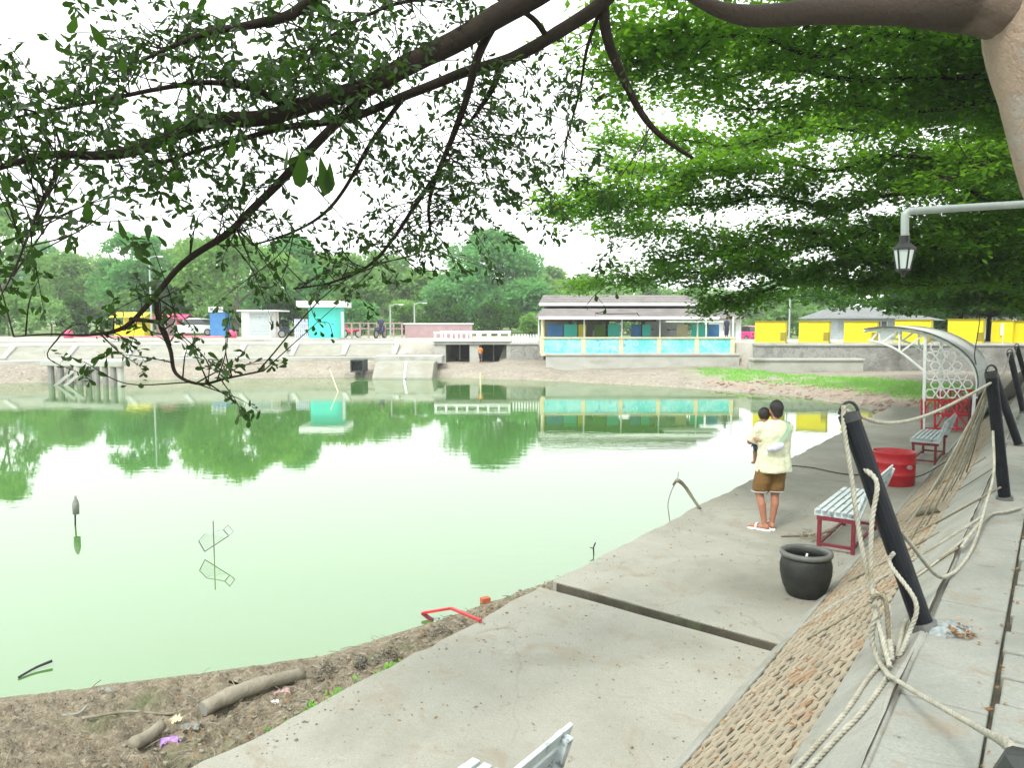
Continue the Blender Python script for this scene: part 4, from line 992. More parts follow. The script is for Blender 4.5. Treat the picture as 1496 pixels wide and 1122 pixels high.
fan = [(1352, 770), (1372, 742), (1388, 718), (1330, 790), (1402, 700), (1340, 745), (1412, 690), (1366, 715), (1300, 800)]
for k, (x, y) in enumerate(fan):
    s_ = onslope(x, y, .02); tp = pl(2, .98 - .02 * (k % 3)); md = s_.lerp(tp, .45) + Vector((0, 0, -.07 - .02 * (k % 3)))
    rope('thin pale rope fanning from the upright post down onto the block slope', [tp, md, s_, s_ + (s_ - tp).normalized() * .12 + Vector((0, 0, .04))], .008, 'rope' if k % 3 else 'rope_dark', False, 8, 'rope', 'ropes fanning from the upright post')
for k, (x, y) in enumerate([(1400, 662), (1418, 650), (1392, 690), (1380, 676)]):
    s_ = onslope(x, y, .02); tp = pl(3, .98 - .03 * k); md = s_.lerp(tp, .5) + Vector((0, 0, -.08))
    rope('thin pale rope fanning from the thin tilting post onto the slope', [tp, md, s_], .008, 'rope', False, 8, 'rope', 'ropes fanning from the tilting post')
lines = [[(1168, 918), (1230, 878), (1300, 838), (1380, 790), (1440, 752)], [(1180, 934), (1250, 894), (1330, 845), (1400, 800)], [(1300, 800), (1360, 768), (1420, 735), (1462, 712)], [(1322, 742), (1360, 715), (1405, 690), (1440, 668)], [(1240, 850), (1310, 812), (1372, 778)], [(1270, 880), (1345, 838), (1425, 775)]]
for k, ln in enumerate(lines):
    rope('weathered rope lying slantwise across the block slope', [onslope(x, y, .028) for x, y in ln], .009 if k else .012, 'rope' if k in (0, 5) else 'rope_dark', k == 0, 6, 'rope', 'ropes lying across the block slope')
rope('loose rope lying along the path edge near the upright post', [onz(1492, 742, PATH + .02), onz(1470, 748, PATH + .02), onz(1448, 752, PATH + .02), onslope(1425, 772, .03), onslope(1405, 800, .03)], .012)
for k in range(3):                          # sagging lines farther along
    a = POSTS[2 + k][1]; c = POSTS[{0: 3, 1: 4, 2: 5}[k]][1]
    rope(['grey line sagging from the upright post to the thin tilting one', 'grey line sagging from the thin tilting post to the half hidden one', 'grey line sagging between the two farthest posts'][k], [a, a.lerp(c, .3) + Vector((0, 0, -.16)), a.lerp(c, .7) + Vector((0, 0, -.16)), c], .010, 'rope', False)
# short log on the slope, plastic bag, hook
a, c = onslope(1340, 750, .06), onslope(1378, 741, .06)
o = MB().tube(smooth_pts([a, a.lerp(c, .5) + Vector((0, 0, .01)), c], 3), [.04, .045, .048, .05, .052, .055, .055], 10).build('short_log', MAT['wood'], smooth=False)
tag(o, 'short dark-ended log caught on the block slope below the upright post', 'log')
p = onz(1383, 922, PATH)
t = thing('plastic_bag', 'crumpled pale net bag with dead leaves on the path by the leaning post', 'bag', p)
mb = MB()
rr = random.Random(5)
NU, NV = 22, 16; VV_ = []; FF_ = []
for i in range(NU):
    for j in range(NV):
        x = (i / (NU - 1) - .5) * .26; y = (j / (NV - 1) - .5) * .16
        e = max(0, 1 - (x / .13) ** 2 - (y / .08) ** 2)
        VV_.append((x, y, .004 + .035 * math.sqrt(e) + (mnoise.noise(Vector((x * 40, y * 40, 1))) * .022 if e > 0 else -.02)))
for i in range(NU - 1):
    for j in range(NV - 1): FF_.append((i * NV + j, (i + 1) * NV + j, (i + 1) * NV + j + 1, i * NV + j + 1))
mb.add(VV_, FF_); mb.build('bag_skin', MAT['plastic'], t, world=False, smooth=True)

# ---- shelter: white arched canopy on a lattice side over a red panel
SU = 21.7
t = thing('arched_shelter', 'white arched waiting shelter with honeycomb side and dark red lower panel', 'shelter', W(SU, -2.3, DECK))
def sp_(x, y, du=0.0): p_ = onu(x, y, SU); return p_ + W(du, 0, 0)
arc_px = [(1262, 484), (1282, 481.5), (1305, 481), (1330, 484), (1356, 490), (1380, 500), (1400, 512), (1414, 525), (1424, 541), (1428, 560), (1426, 582)]
arc = smooth_pts([sp_(*q_) for q_ in arc_px], 3)
DU = 3.3
outer = [p_ + Vector((0, 0, .05)) + W(0, .02, 0) for p_ in arc]
rr_ = [[p_ + W(-.12, 0, 0) + Vector((0, 0, dz)) for p_ in outer] for dz in (.025, 0)]
n = len(outer); mb = MB()
top0 = [p_ + W(-.12, 0, .025) for p_ in outer]; top1 = [p_ + W(DU + .12, 0, .025) for p_ in outer]; bo0 = [p_ + W(-.12, 0, 0) for p_ in outer]; bo1 = [p_ + W(DU + .12, 0, 0) for p_ in outer]
fs_ = []
for i in range(n - 1):
    fs_ += [(i, n + i, n + i + 1, i + 1), (2 * n + i, 2 * n + i + 1, 3 * n + i + 1, 3 * n + i), (i, i + 1, 2 * n + i + 1, 2 * n + i), (n + i, 3 * n + i, 3 * n + i + 1, n + i + 1)]
fs_ += [(0, 2 * n, 3 * n, n), (n - 1, 2 * n - 1, 4 * n - 1, 3 * n - 1)]
mb.add(top0 + top1 + bo0 + bo1, fs_); mb.build('canopy_sheet', MAT['canopy_sheet'], t)
for k in range(4):
    i = 4 + k * 7
    if i < n: MB().tube([outer[i] + W(-.1, 0, -.03), outer[i] + W(DU + .1, 0, -.03)], .025, 6).build('purlin', MAT['white'], t)
MB().tube([p_ + W(-.13, 0, .012) for p_ in outer], .018, 6).build('edge_trim', MAT['pot_rim'], t)
for du in (0, DU):
    MB().tube([p_ + W(du, 0, 0) for p_ in arc], .035, 8).build('top_chord', MAT['white'], t)
    MB().tube([p_ + W(du, 0, 0) for p_ in smooth_pts([sp_(1268, 497), sp_(1290, 502), sp_(1315, 514), sp_(1349, 541)], 4)], .03, 8).build('bottom_chord', MAT['white'], t)
    colp = sp_(1349, 583); MB().bar(sp_(1349, 628, du), sp_(1352, 490, du), .07, .07).build('column', MAT['white'], t)
    MB().bar(sp_(1420, 628, du), sp_(1424, 575, du), .07, .07).build('column', MAT['white'], t)
    for a, c in (((1285, 481), (1285, 501)), ((1314, 482), (1314, 514)), ((1288, 501), (1312, 483)), ((1318, 513), (1349, 489)), ((1272, 498), (1284, 483))):
        MB().bar(sp_(*a, du), sp_(*c, du), .045, .045).build('truss_bar', MAT['white'], t)
    # honeycomb
    px_r = 7.4
    for r_ in range(8 if du == 0 else 0):
        for c_i in range(6):
            cx = 1359 + c_i * px_r * 2.12 + (0 if r_ % 2 == 0 else px_r * 1.06); cy = 575 - r_ * px_r * 1.83
            if c_i * 1.0 and False: pass
            lim = np.interp(cy, [490, 505, 520, 540, 560, 580], [1372, 1388, 1405, 1419, 1422, 1420])
            if cx > lim - 2 or cy < 500: continue
            ring = [sp_(cx + px_r * math.cos(R(60 * q_ + 0)), cy + px_r * .94 * math.sin(R(60 * q_ + 0)), du) for q_ in range(6)]; ring.append(ring[0])
            mb = MB()
            for q_ in range(6): mb.bar(ring[q_], ring[q_ + 1], .028, .045, up=tuple(W(1, 0, 0)))
            mb.build('hexagon', MAT['white'], t)
    # red lower panel
    for y in (584, 604, 626): MB().bar(sp_(1346, y, du), sp_(1418, y + 1, du), .05, .05).build('red_rail', MAT['red'], t)
    for x in (1347, 1366, 1398, 1416): MB().bar(sp_(x, 583, du - .01), sp_(x, 630, du - .01), .05, .05).build('red_upright', MAT['maroon'] if x == 1416 else MAT['red'], t)
    for a, c in (((1360, 586), (1352, 595)), ((1352, 595), (1361, 606)), ((1352, 586), (1352, 606))): MB().bar(sp_(*a, du - .03), sp_(*c, du - .03), .045, .03).build('letter_stroke', MAT['red'], t)
    for k, (a, c) in enumerate((((1368, 604), (1382, 586)), ((1382, 586), (1396, 604)), ((1372, 586), (1384, 603)), ((1400, 603), (1414, 586)), ((1384, 606), (1396, 624)), ((1400, 606), (1414, 625)), ((1368, 624), (1380, 607)), ((1399, 586), (1412, 602)))):
        MB().bar(sp_(*a, du + .012), sp_(*c, du + .012), .04, .04).build('red_brace', MAT['red'], t)
MB().box(W(SU + DU / 2, UV(sp_(1416, 600))[1] + .02, DECK + .42), (.05, DU, .78), Matrix.Rotation(RZ, 3, 'Z')).build('back_panel', MAT['maroon'], t)
MB().box(W(SU + DU / 2, UV(sp_(1400, 600))[1] - .1, DECK + .45), (.4, DU - .2, .05), Matrix.Rotation(RZ, 3, 'Z')).build('seat', MAT['maroon'], t)
rope('thin black wire hanging from the branches onto the shelter canopy', [at(1436, 380, 19), at(1432, 430, 19.6), at(1431, 470, 20), onu(1424, 515, SU + .4), onu(1426, 533, SU + .2)], .012, 'cable', False, 6, 'wire', None, 'wire')
rope('black hose lying across the walkway from the water to the bank', [W(14.62, -4.4, DECK + .01), W(14.75, -3.7, DECK + .015), W(14.45, -3.0, DECK + .015), W(14.75, -2.4, DECK + .015), W(14.95, -1.9, DECK + .02), W(15.2, -1.5, zslope(-1.5) + .05)], .010, 'cable', False, 8, 'hose', None, 'hose')

# ---- lamp on a bent arm
LY = 6.5
base = W(8.45, .62, PATH)
t = thing('lantern_post', 'grey pipe lamp post with a bent arm carrying a small black lantern', 'street light', base)
e0 = at(1330, 307.5, LY); e1 = at(1322, 318, LY); top_ = Vector((base.x, base.y, at(1640, 286, LY).z))
MB().tube([base + Vector((0, 0, -.1)), top_ + Vector((0, 0, .06))], [.05, .045], 14).build('pole', MAT['galv'], t, smooth=True)
MB().tube(smooth_pts([top_, top_.lerp(e0, .6), e0 + Vector((.06, 0, 0)), e0 + Vector((0, 0, -.003)), at(1323.5, 312, LY), e1, at(1322, 348, LY)], 5), .032, 12).build('arm', MAT['galv'], t, smooth=True)
lc = at(1321.5, 348, LY); s_ = LY / FPX
MB().tube([lc + Vector((0, 0, .02)), lc + Vector((0, 0, -.05))], .042, 12).build('socket', MAT['black_metal'], t)
def hexring(r_, z): return [Vector((lc.x + r_ * math.cos(R(60 * k + 30)), lc.y + r_ * math.sin(R(60 * k + 30)), z)) for k in range(6)]
z0 = lc.z - .04
MB().rings([hexring(.035, z0 + .01), hexring(.095, z0 - .04), hexring(.095, z0 - .055), hexring(.03, z0 - .055)]).build('lantern_roof', MAT['black_metal'], t)
ml, ntl, bl, _ = new_mat('lantern_glass'); bl.inputs['Base Color'].default_value = (.62, .70, .68, 1); bl.inputs['Roughness'].default_value = .35; bl.inputs['Transmission Weight'].default_value = .25
for k in range(6):
    a0, a1 = hexring(.080, z0 - .058), hexring(.052, z0 - .215); k2 = (k + 1) % 6
    MB().add([a0[k], a0[k2], a1[k2], a1[k]], [(0, 1, 2, 3)]).build('glass_pane', ml, t)
    MB().bar(a0[k], a1[k], .012, .012).build('lantern_bar', MAT['black_metal'], t)
MB().rings([hexring(.058, z0 - .213), hexring(.058, z0 - .228), hexring(.02, z0 - .25), hexring(.012, z0 - .285)]).build('lantern_base', MAT['black_metal'], t)

# ================================================================ PEOPLE
def fused(mb, name, mat, parent, voxel=.012, it=6):
    o = mb.build(name, mat, parent, world=False, smooth=True)
    r_ = o.modifiers.new('fuse', 'REMESH'); r_.mode = 'VOXEL'; r_.voxel_size = voxel; r_.use_smooth_shade = True
    s = o.modifiers.new('soft', 'SMOOTH'); s.iterations = it; s.factor = .5
    return o
def crease(o, size, strength):
    tx = bpy.data.textures.new('cloth_fold', 'CLOUDS'); tx.noise_scale = size; tx.noise_depth = 2
    d = o.modifiers.new('folds', 'DISPLACE'); d.texture = tx; d.strength = strength; d.mid_level = .5; d.texture_coords = 'LOCAL'; return o
def hand(mb, wrist, d, up, side, sc=1.0, curl=.5):
    d = Vector(d).normalized(); up = Vector(up).normalized(); x = d.cross(up).normalized()
    for f, (o_, L) in enumerate(((-.030, .062), (-.010, .072), (.010, .066), (.029, .052))):
        a = wrist + (d * .085 + x * o_) * sc; b_ = a + (d * (1 - curl * .3) - up * curl * .6).normalized() * L * .5 * sc; c = b_ + (d * (1 - curl) - up * curl * 1.3).normalized() * L * .5 * sc
        mb.capsule(a, b_, .0095 * sc, .009 * sc, 7); mb.capsule(b_, c, .009 * sc, .0075 * sc, 7)
    for o_ in (-.022, 0, .022): mb.capsule(wrist, wrist + (d * .085 + x * o_) * sc, .02 * sc, .013 * sc, 8)
    a = wrist + (d * .03 + x * side * .034) * sc; b_ = a + (d * .6 + x * side * .7 - up * .2).normalized() * .04 * sc; mb.capsule(wrist + d * .015 * sc, a, .016 * sc, .013 * sc, 7); mb.capsule(a, b_, .0115 * sc, .010 * sc, 7); mb.capsule(b_, b_ + d * .028 * sc, .0095 * sc, .008 * sc, 7)
V = Vector
t = thing('person', 'person in a pale yellow T-shirt and brown shorts carrying a small child', 'person', W(10.02, -2.99, DECK), R(14))
mb = MB()
pel, chest, neck, head = V((.03, 0, .90)), V((.055, .0, 1.24)), V((.07, .02, 1.43)), V((.085, .045, 1.575))
mb.capsule(pel + V((-.07, 0, 0)), pel + V((.08, 0, 0)), .125, .125, 12); mb.capsule(pel, chest, .125, .14, 12); mb.capsule(chest + V((-.08, 0, .03)), chest + V((.08, 0, .03)), .125, .125, 12)
mb.capsule(chest + V((0, 0, .1)), neck, .075, .055, 10); mb.capsule(neck, head + V((0, -.01, -.05)), .054, .052, 10)
mb.ball(head, .1, 14, 10, (.80, .98, 1.16)); mb.ball(head + V((0, .035, -.06)), .065, 10, 8, (.85, .9, .9))
mb.capsule(head + V((0, .085, .005)), head + V((0, .112, -.025)), .010, .015, 7)
mb.capsule(head + V((-.022, .092, -.062)), head + V((.022, .092, -.062)), .009, .009, 7)
for s in (-1, 1):
    mb.ball(head + V((s * .082, -.002, -.015)), .03, 8, 6, (.35, .7, 1.1)); mb.ball(head + V((s * .032, .082, .012)), .013, 8, 6)
sl, sr = V((-.125, .02, 1.37)), V((.245, .02, 1.37))
el, wl = V((-.225, .13, 1.155)), V((-.11, .33, 1.15)); er, wr = V((.265, .16, 1.12)), V((.07, .36, 1.06))
for s_, e_, w_ in ((sl, el, wl), (sr, er, wr)): mb.capsule(s_, e_, .052, .041, 10); mb.capsule(e_, w_, .041, .028, 10)
hand(mb, wl, V((.8, .5, .1)), V((0, .6, .8)), -1); hand(mb, wr, V((-.9, .15, .15)), V((0, .8, .6)), 1)
legs = ((V((-.06, 0, .86)), V((-.125, .045, .475)), V((-.085, -.035, .085)), V((-.185, .10, .045))), (V((.115, 0, .86)), V((.085, .01, .475)), V((.035, -.01, .085)), V((.075, .17, .045))))
for h_, k_, a_, f_ in legs:
    mb.capsule(h_, k_, .088, .056, 12); mid = k_.lerp(a_, .35) + V((0, -.022, 0)); mb.capsule(k_, mid, .052, .054, 10); mb.capsule(mid, a_, .053, .034, 10)
    he = a_ + (a_ - f_).normalized() * .035; he.z = .052; mb.capsule(he, f_ + V((0, 0, .0)), .033, .026, 10); mb.capsule(a_, he, .034, .034, 8)
    fd = V(((f_ - a_).x, (f_ - a_).y, 0)).normalized(); fx = V((fd.y, -fd.x, 0))
    for q_ in range(5): s0 = f_ + fx * (-.03 + q_ * .015); mb.capsule(s0, s0 + fd * (.05 - abs(q_ - 1) * .006) + V((0, 0, -.012)), .0125, .009, 6)
fused(mb, 'body', MAT['skin'], t, .0095, 4)
mb = MB(); mb.ball(head + V((0, -.020, .028)), .104, 14, 10, (.86, .95, 1.05)); mb.ball(head + V((0, -.055, -.03)), .075, 12, 8, (.95, .7, 1.0))
hr = fused(mb, 'hair', MAT['hair'], t, .010, 3)
def ell(c, rx, ry, z, n=28, fold=0.0, ph=0.0): return [V((c[0] + (rx + fold * math.sin(5 * a + ph)) * math.cos(a), c[1] + (ry + fold * math.sin(7 * a + ph)) * math.sin(a), z)) for a in [2 * math.pi * k / n for k in range(n)]]
mb = MB().rings([ell((.06, .0), .246, .182, .770, fold=.006), ell((.055, 0), .242, .178, .85, fold=.006, ph=.5), ell((.05, .0), .228, .158, .98, fold=.006, ph=1), ell((.05, .0), .222, .160, 1.12, fold=.004), ell((.05, .0), .225, .160, 1.25), ell((.055, .0), .215, .145, 1.34), ell((.06, .01), .175, .11, 1.40), ell((.065, .015), .105, .082, 1.435), ell((.07, .018), .072, .07, 1.452)])
for s_, e_ in ((sl, el), (sr, er)): mb.capsule(s_ + (s_ - chest) * -.25, s_.lerp(e_, .15), .085, .088, 12); mb.tube([s_.lerp(e_, .05), s_.lerp(e_, .45), s_.lerp(e_, .93)], [.088, .088, .084], 14)
crease(fused(mb, 'shirt', MAT['shirt'], t, .012, 3), .10, .030)
mb = MB().rings([ell((.03, 0), .165, .14, .955), ell((.03, 0), .185, .152, .86), ell((.03, 0), .195, .152, .78)])
for (h_, k_, a_, f_), c in zip(legs, (-1, 1)): mb.tube([h_.lerp(k_, -.02), h_.lerp(k_, .4), h_.lerp(k_, .72), h_.lerp(k_, .90) + V((0, 0, 0))], [.112, .112, .110, .108], 16)
crease(fused(mb, 'shorts', MAT['shorts'], t, .012, 2), .07, .022)
for (h_, k_, a_, f_), c in zip(legs, (-1, 1)):
    q_ = h_.lerp(k_, .90); MB().lathe([(.108, -.003), (.109, .006), (.104, .006), (.104, -.003), (.108, -.003)], 24, q_).build('shorts_hem', MAT['worn_white'], t, world=False, smooth=True)
    d = V((f_.x - a_.x, f_.y - a_.y, 0)).normalized(); x = V((d.y, -d.x, 0)); c0 = V((a_.x, a_.y, 0)) - d * .05
    outl = [c0 + d * L_ + x * w_ for L_, w_ in ((-.03, -.025), (.03, -.038), (.12, -.038), (.21, -.046), (.265, -.03), (.275, .005), (.25, .036), (.19, .046), (.12, .04), (.03, .038), (-.03, .025), (-.042, 0))]
    so = MB().rings([[p_ + V((0, 0, .002)) for p_ in outl], [p_ + V((0, 0, .026)) for p_ in outl]]).build('sandal', MAT['white'], t, world=False, bevel=.004)
    st = V((a_.x, a_.y, 0)) + d * .10; MB().tube(smooth_pts([st + x * .046 + V((0, 0, .02)), st + x * .04 + V((0, 0, .07)), st + V((0, 0, .085)), st - x * .04 + V((0, 0, .07)), st - x * .046 + V((0, 0, .02))], 4), .012, 6).build('sandal_strap', MAT['white'], so, world=False, smooth=True)
st = [V((-.115, -.10, 1.12)), V((-.05, -.163, 1.13)), V((.03, -.172, 1.19)), V((.12, -.166, 1.28)), V((.175, -.128, 1.36)), V((.185, -.05, 1.415)), V((.17, .05, 1.41)), V((.10, .15, 1.30))]
mb = MB(); S = smooth_pts(st, 5)
for i in range(len(S) - 1): mb.bar(S[i], S[i + 1] + (S[i + 1] - S[i]) * .1, .05, .008, up=(0, -1, .2))
mb.build('shoulder_strap', MAT['strap'], t, world=False)
mb = MB(); mb.ball((-.03, -.19, 1.13), .10, 14, 9, (1.05, .36, .55), Matrix.Rotation(R(-14), 3, 'Y'))
mb.ball((-.11, -.16, 1.105), .06, 10, 7, (1.0, .5, .7)); fused(mb, 'waist_bag', MAT['bag'], t, .010, 2)

# child on the carrier's left arm
ct = thing('person', 'small child in dark clothes held against the carrier, head beside theirs', 'person', W(10.02, -2.99, DECK) + Vector((.035, 0, 0)), R(14))
mb = MB(); ch = V((-.05, .16, 1.50))
mb.ball(ch, .082, 12, 9, (.85, .95, 1.05)); mb.ball(ch + V((.02, .02, -.045)), .05, 8, 6)
mb.capsule(ch + V((.0, -.02, -.05)), V((-.065, .15, 1.37)), .038, .045, 8); mb.capsule(V((-.07, .17, 1.33)), V((-.06, .22, 1.12)), .082, .085, 10)
for s in (-1, 1): mb.ball(ch + V((s * .068, .0, -.01)), .022, 7, 5, (.4, .7, 1))
mb.capsule(ch + V((.035, .08, -.012)), ch + V((.04, .088, -.02)), .008, .010, 6)
mb.capsule(V((-.14, .15, 1.33)), V((-.235, .10, 1.235)), .032, .027, 8); mb.capsule(V((-.235, .10, 1.235)), V((-.265, .0, 1.20)), .026, .02, 8)
hand(mb, V((-.265, .0, 1.20)), V((.25, -.9, -.1)), V((-1, 0, .2)), 1, .55)
mb.capsule(V((.0, .17, 1.33)), V((.06, .18, 1.36)), .032, .026, 8); hand(mb, V((.06, .18, 1.36)), V((.7, -.4, .3)), V((0, .2, 1)), 1, .55)
mb.capsule(V((-.10, .22, 1.10)), V((-.155, .05, 1.09)), .058, .045, 9); mb.capsule(V((-.155, .05, 1.09)), V((-.15, -.02, .90)), .040, .028, 8); mb.capsule(V((-.15, -.02, .90)), V((-.155, .04, .865)), .026, .020, 8)
for q_ in range(5): mb.capsule(V((-.172 + q_ * .009, .05, .862)), V((-.174 + q_ * .010, .078, .856)), .007, .006, 5)
mb.capsule(V((-.03, .24, 1.10)), V((-.05, .34, .98)), .055, .04, 8); mb.capsule(V((-.05, .34, .98)), V((-.06, .33, .84)), .036, .026, 8); mb.capsule(V((-.06, .33, .84)), V((-.06, .40, .82)), .024, .018, 8)
fused(mb, 'body', MAT['skin'], ct, .009, 3)
mb = MB(); mb.ball(ch + V((-.006, -.012, .018)), .088, 12, 8, (.9, .96, .98)); fused(mb, 'hair', MAT['hair'], ct, .010, 2)
mb = MB(); mb.capsule(V((-.07, .17, 1.34)), V((-.06, .22, 1.10)), .092, .096, 12); mb.capsule(V((-.12, .16, 1.335)), V((-.185, .125, 1.285)), .045, .043, 8); mb.capsule(V((-.02, .17, 1.335)), V((.03, .175, 1.35)), .042, .04, 8)
fused(mb, 'top', MAT['plastic'], ct, .011, 2)
mb = MB(); mb.capsule(V((-.06, .22, 1.10)), V((-.065, .22, 1.06)), .096, .09, 12); mb.tube([V((-.10, .22, 1.10)), V((-.15, .06, 1.09))], [.07, .06], 10); mb.tube([V((-.03, .24, 1.10)), V((-.046, .32, 1.0))], [.068, .055], 10)
fused(mb, 'shorts', MAT['navy'], ct, .011, 2)

def far_person(label, x, y, z, h, top, low, rz=0.0, arms=.1):
    t = thing('person', label, 'person', (x, y, z), rz); k = h / 1.7; mb = MB()
    mb.ball((0, 0, 1.58 * k), .105 * k, 10, 8, (.85, .95, 1.1)); mb.capsule((0, 0, 1.36 * k), (0, 0, 1.5 * k), .055 * k, .05 * k); mb.capsule((0, 0, .95 * k), (0, 0, 1.3 * k), .12 * k, .14 * k)
    mb.capsule((0, .09 * k, 1.56 * k), (0, .11 * k, 1.54 * k), .015 * k, .015 * k, 6)
    for s in (-1, 1):
        mb.capsule((s * .16 * k, 0, 1.36 * k), (s * .22 * k, .02, 1.08 * k), .05 * k, .04 * k); mb.capsule((s * .22 * k, .02, 1.08 * k), (s * .2 * k, arms, .84 * k), .038 * k, .028 * k)
        mb.capsule((s * .2 * k, arms, .84 * k), (s * .19 * k, arms + .03 * k, .74 * k), .03 * k, .02 * k, 7)
        mb.capsule((s * .08 * k, 0, .9 * k), (s * .09 * k, .02, .48 * k), .085 * k, .055 * k); mb.capsule((s * .09 * k, .02, .48 * k), (s * .09 * k, -.01, .07 * k), .054 * k, .036 * k); mb.capsule((s * .09 * k, -.02, .045 * k), (s * .1 * k, .13 * k, .035 * k), .036 * k, .028 * k)
    fused(mb, 'body', MAT['skin'], t, .018, 3)
    mb = MB().ball((0, -.02 * k, 1.61 * k), .108 * k, 10, 8, (.88, .95, 1.0)); fused(mb, 'hair', MAT['hair'], t, .02, 2)
    mb = MB(); mb.capsule((0, 0, .95 * k), (0, 0, 1.3 * k), .145 * k, .165 * k); [mb.capsule((s * .15 * k, 0, 1.36 * k), (s * .2 * k, .01, 1.18 * k), .07 * k, .065 * k) for s in (-1, 1)]; fused(mb, 'shirt', top, t, .02, 2)
    mb = MB(); [mb.capsule((s * .08 * k, 0, .9 * k), (s * .09 * k, .02, .5 * k), .11 * k, .08 * k) for s in (-1, 1)]; fused(mb, 'shorts', low, t, .02, 2)
    return t
x, y = X_(702, 45.4), 45.4
far_person('child in an orange top standing on the mud before the bridge pier', x, y, ground_z(x, y), 1.05, MAT['orange'], MAT['navy'])
far_person('person in dark clothes standing at the outbuilding end of the pavilion', X_(1061, 46), 46, LAND, 1.5, MAT['navy'], MAT['navy'], R(30))
far_person('person in dark blue clothes beside the motorbike by the pink barrier', X_(557, 57), 57, LAND, 1.6, MAT['navy'], MAT['navy'], R(200))

# ================================================================ SHORE AND WATER CLUTTER
def log(name, label, pts, rad, mat='wood', n=10, cat='log'):
    P = smooth_pts(pts, 5); m_ = len(P); rr = [rad[0] + (rad[1] - rad[0]) * i / (m_ - 1) for i in range(m_)]
    rr = [r_ * (1 + .10 * mnoise.noise(p_ * 6)) for r_, p_ in zip(rr, P)]
    return tag(MB().tube(P, rr, n).build(name, MAT[mat], smooth=True), label, cat)
def mudp(px, py, lift=0.0):
    p_ = onz(px, py, .13); u_, v_ = UV(p_); return V((p_.x, p_.y, mud_z(u_, v_) + lift))
t = thing('fallen_log', 'thick pale fallen log lying on the mud beside the walkway', 'log', mudp(360, 1035))
P = smooth_pts([mudp(298, 1057, .05), mudp(345, 1037, .055), mudp(395, 1015, .06), mudp(440, 992, .055)], 6)
MB().tube(P, [.058 + .022 * mnoise.noise(p_ * 9) for p_ in P], 16).build('trunk', MAT['wood'], t, smooth=True)
e_ = (P[0] - P[1]).normalized(); MB().tube([P[0] + e_ * .001, P[0] + e_ * .004], [.056, .052], 16).build('sawn_end', MAT['kerb'], t)
log('driftwood', 'short weathered log end lying by the purple wrapper', [mudp(196, 1122, .03), mudp(215, 1108, .05), mudp(238, 1092, .05)], (.045, .04))
log('stick', 'long thin crooked stick lying on the mud pointing at the fallen log', [mudp(120, 1066, .02), mudp(190, 1052, .03), mudp(250, 1047, .02), mudp(290, 1032, .03), mudp(312, 1018, .02)], (.012, .009), 'wood', 6, 'stick')
log('stick', 'short pale stick lying on the mud near the waterline', [mudp(92, 1054, .02), mudp(115, 1048, .02), mudp(128, 1040, .03)], (.013, .009), 'kerb', 6, 'stick')
log('stick', 'forked dark stick half in the shallow water above the log', [mudp(335, 1000, .01), mudp(360, 990, .03), mudp(392, 978, .02)], (.012, .006), 'dark_bark', 6, 'stick')
log('stick', 'thin dark stick floating in the shallows off the mud bank', [onz(27, 990, .01), onz(52, 976, .025), onz(76, 966, .04)], (.010, .013), 'black_metal', 6, 'stick')
# trash on the mud
def crumple(name, label, p_, sx_, sy_, h_, mat, seed, rz=0.0, cat='litter'):
    VV_ = []; FF_ = []; n_ = 9
    for i in range(n_):
        for j in range(n_):
            x = (i / (n_ - 1) - .5); y = (j / (n_ - 1) - .5); VV_.append((x * sx_ + mnoise.noise(V((x * 5, y * 5, seed))) * .1 * sx_, y * sy_, .01 + h_ * abs(mnoise.noise(V((x * 4 + seed, y * 4, 2)))) + mnoise.noise(V((x * 11, y * 11, seed))) * h_ * .4))
    for i in range(n_ - 1):
        for j in range(n_ - 1): FF_.append((i * n_ + j, (i + 1) * n_ + j, (i + 1) * n_ + j + 1, i * n_ + j + 1))
    me_ = bpy.data.meshes.new(name); me_.from_pydata(VV_, [], FF_); o = link_mesh(name, me_, mat); o.location = p_; o.rotation_euler = (0, 0, rz)
    s = o.modifiers.new('thick', 'SOLIDIFY'); s.thickness = .003
    return tag(o, label, cat)
crumple('wrapper', 'crumpled purple wrapper on the mud at the walkway edge', mudp(250, 1102, .0), .13, .08, .05, MAT['purple'], 1., .4)
crumple('paper_scrap', 'white crumpled paper scrap on the mud below the log', mudp(278, 1086, .0), .12, .08, .04, MAT['kerb'], 2., .2)
crumple('wrapper', 'small yellow wrapper on the mud below the log end', mudp(258, 1077, .0), .08, .06, .04, MAT['cream'], 3., .9)
crumple('wrapper', 'pink and white wrapper beside the upper end of the log', mudp(412, 1022, .0), .12, .06, .04, MAT['pale_pink'], 4., .5)
crumple('paper_scrap', 'white plastic scrap touching the walkway by the log', mudp(398, 1034, .0), .09, .05, .03, MAT['white'], 5., .2)
crumple('leaf_scrap', 'pale scrap stranded at the waterline of the mud bank', mudp(152, 1000, .01), .12, .06, .05, MAT['kerb'], 6., .2)
o = MB().box(onz(709, 877, .03), (.10, .07, .06), Matrix.Rotation(.5, 3, 'Z')).build('loose_brick', MAT['brick_red'], bevel=.006); tag(o, 'single red brick lying in the shallow water by the walkway', 'brick')
# red square frame in the water
t = thing('broken_crate', 'broken red wooden frame leaning out of the water onto the walkway', 'wood frame', onz(660, 900, .1))
c0, c1, c2, c3 = onz(617, 896, .05), onz(659, 889, .16), onz(702, 907, DECK + .03), onz(632, 907, .0)
for a, c in ((c0, c1), (c1, c2)): MB().bar(a, c, .032, .024).build('rail', MAT['red'], t, bevel=.004)
MB().bar(c0, c3, .035, .025).build('broken_rail', MAT['maroon'], t)
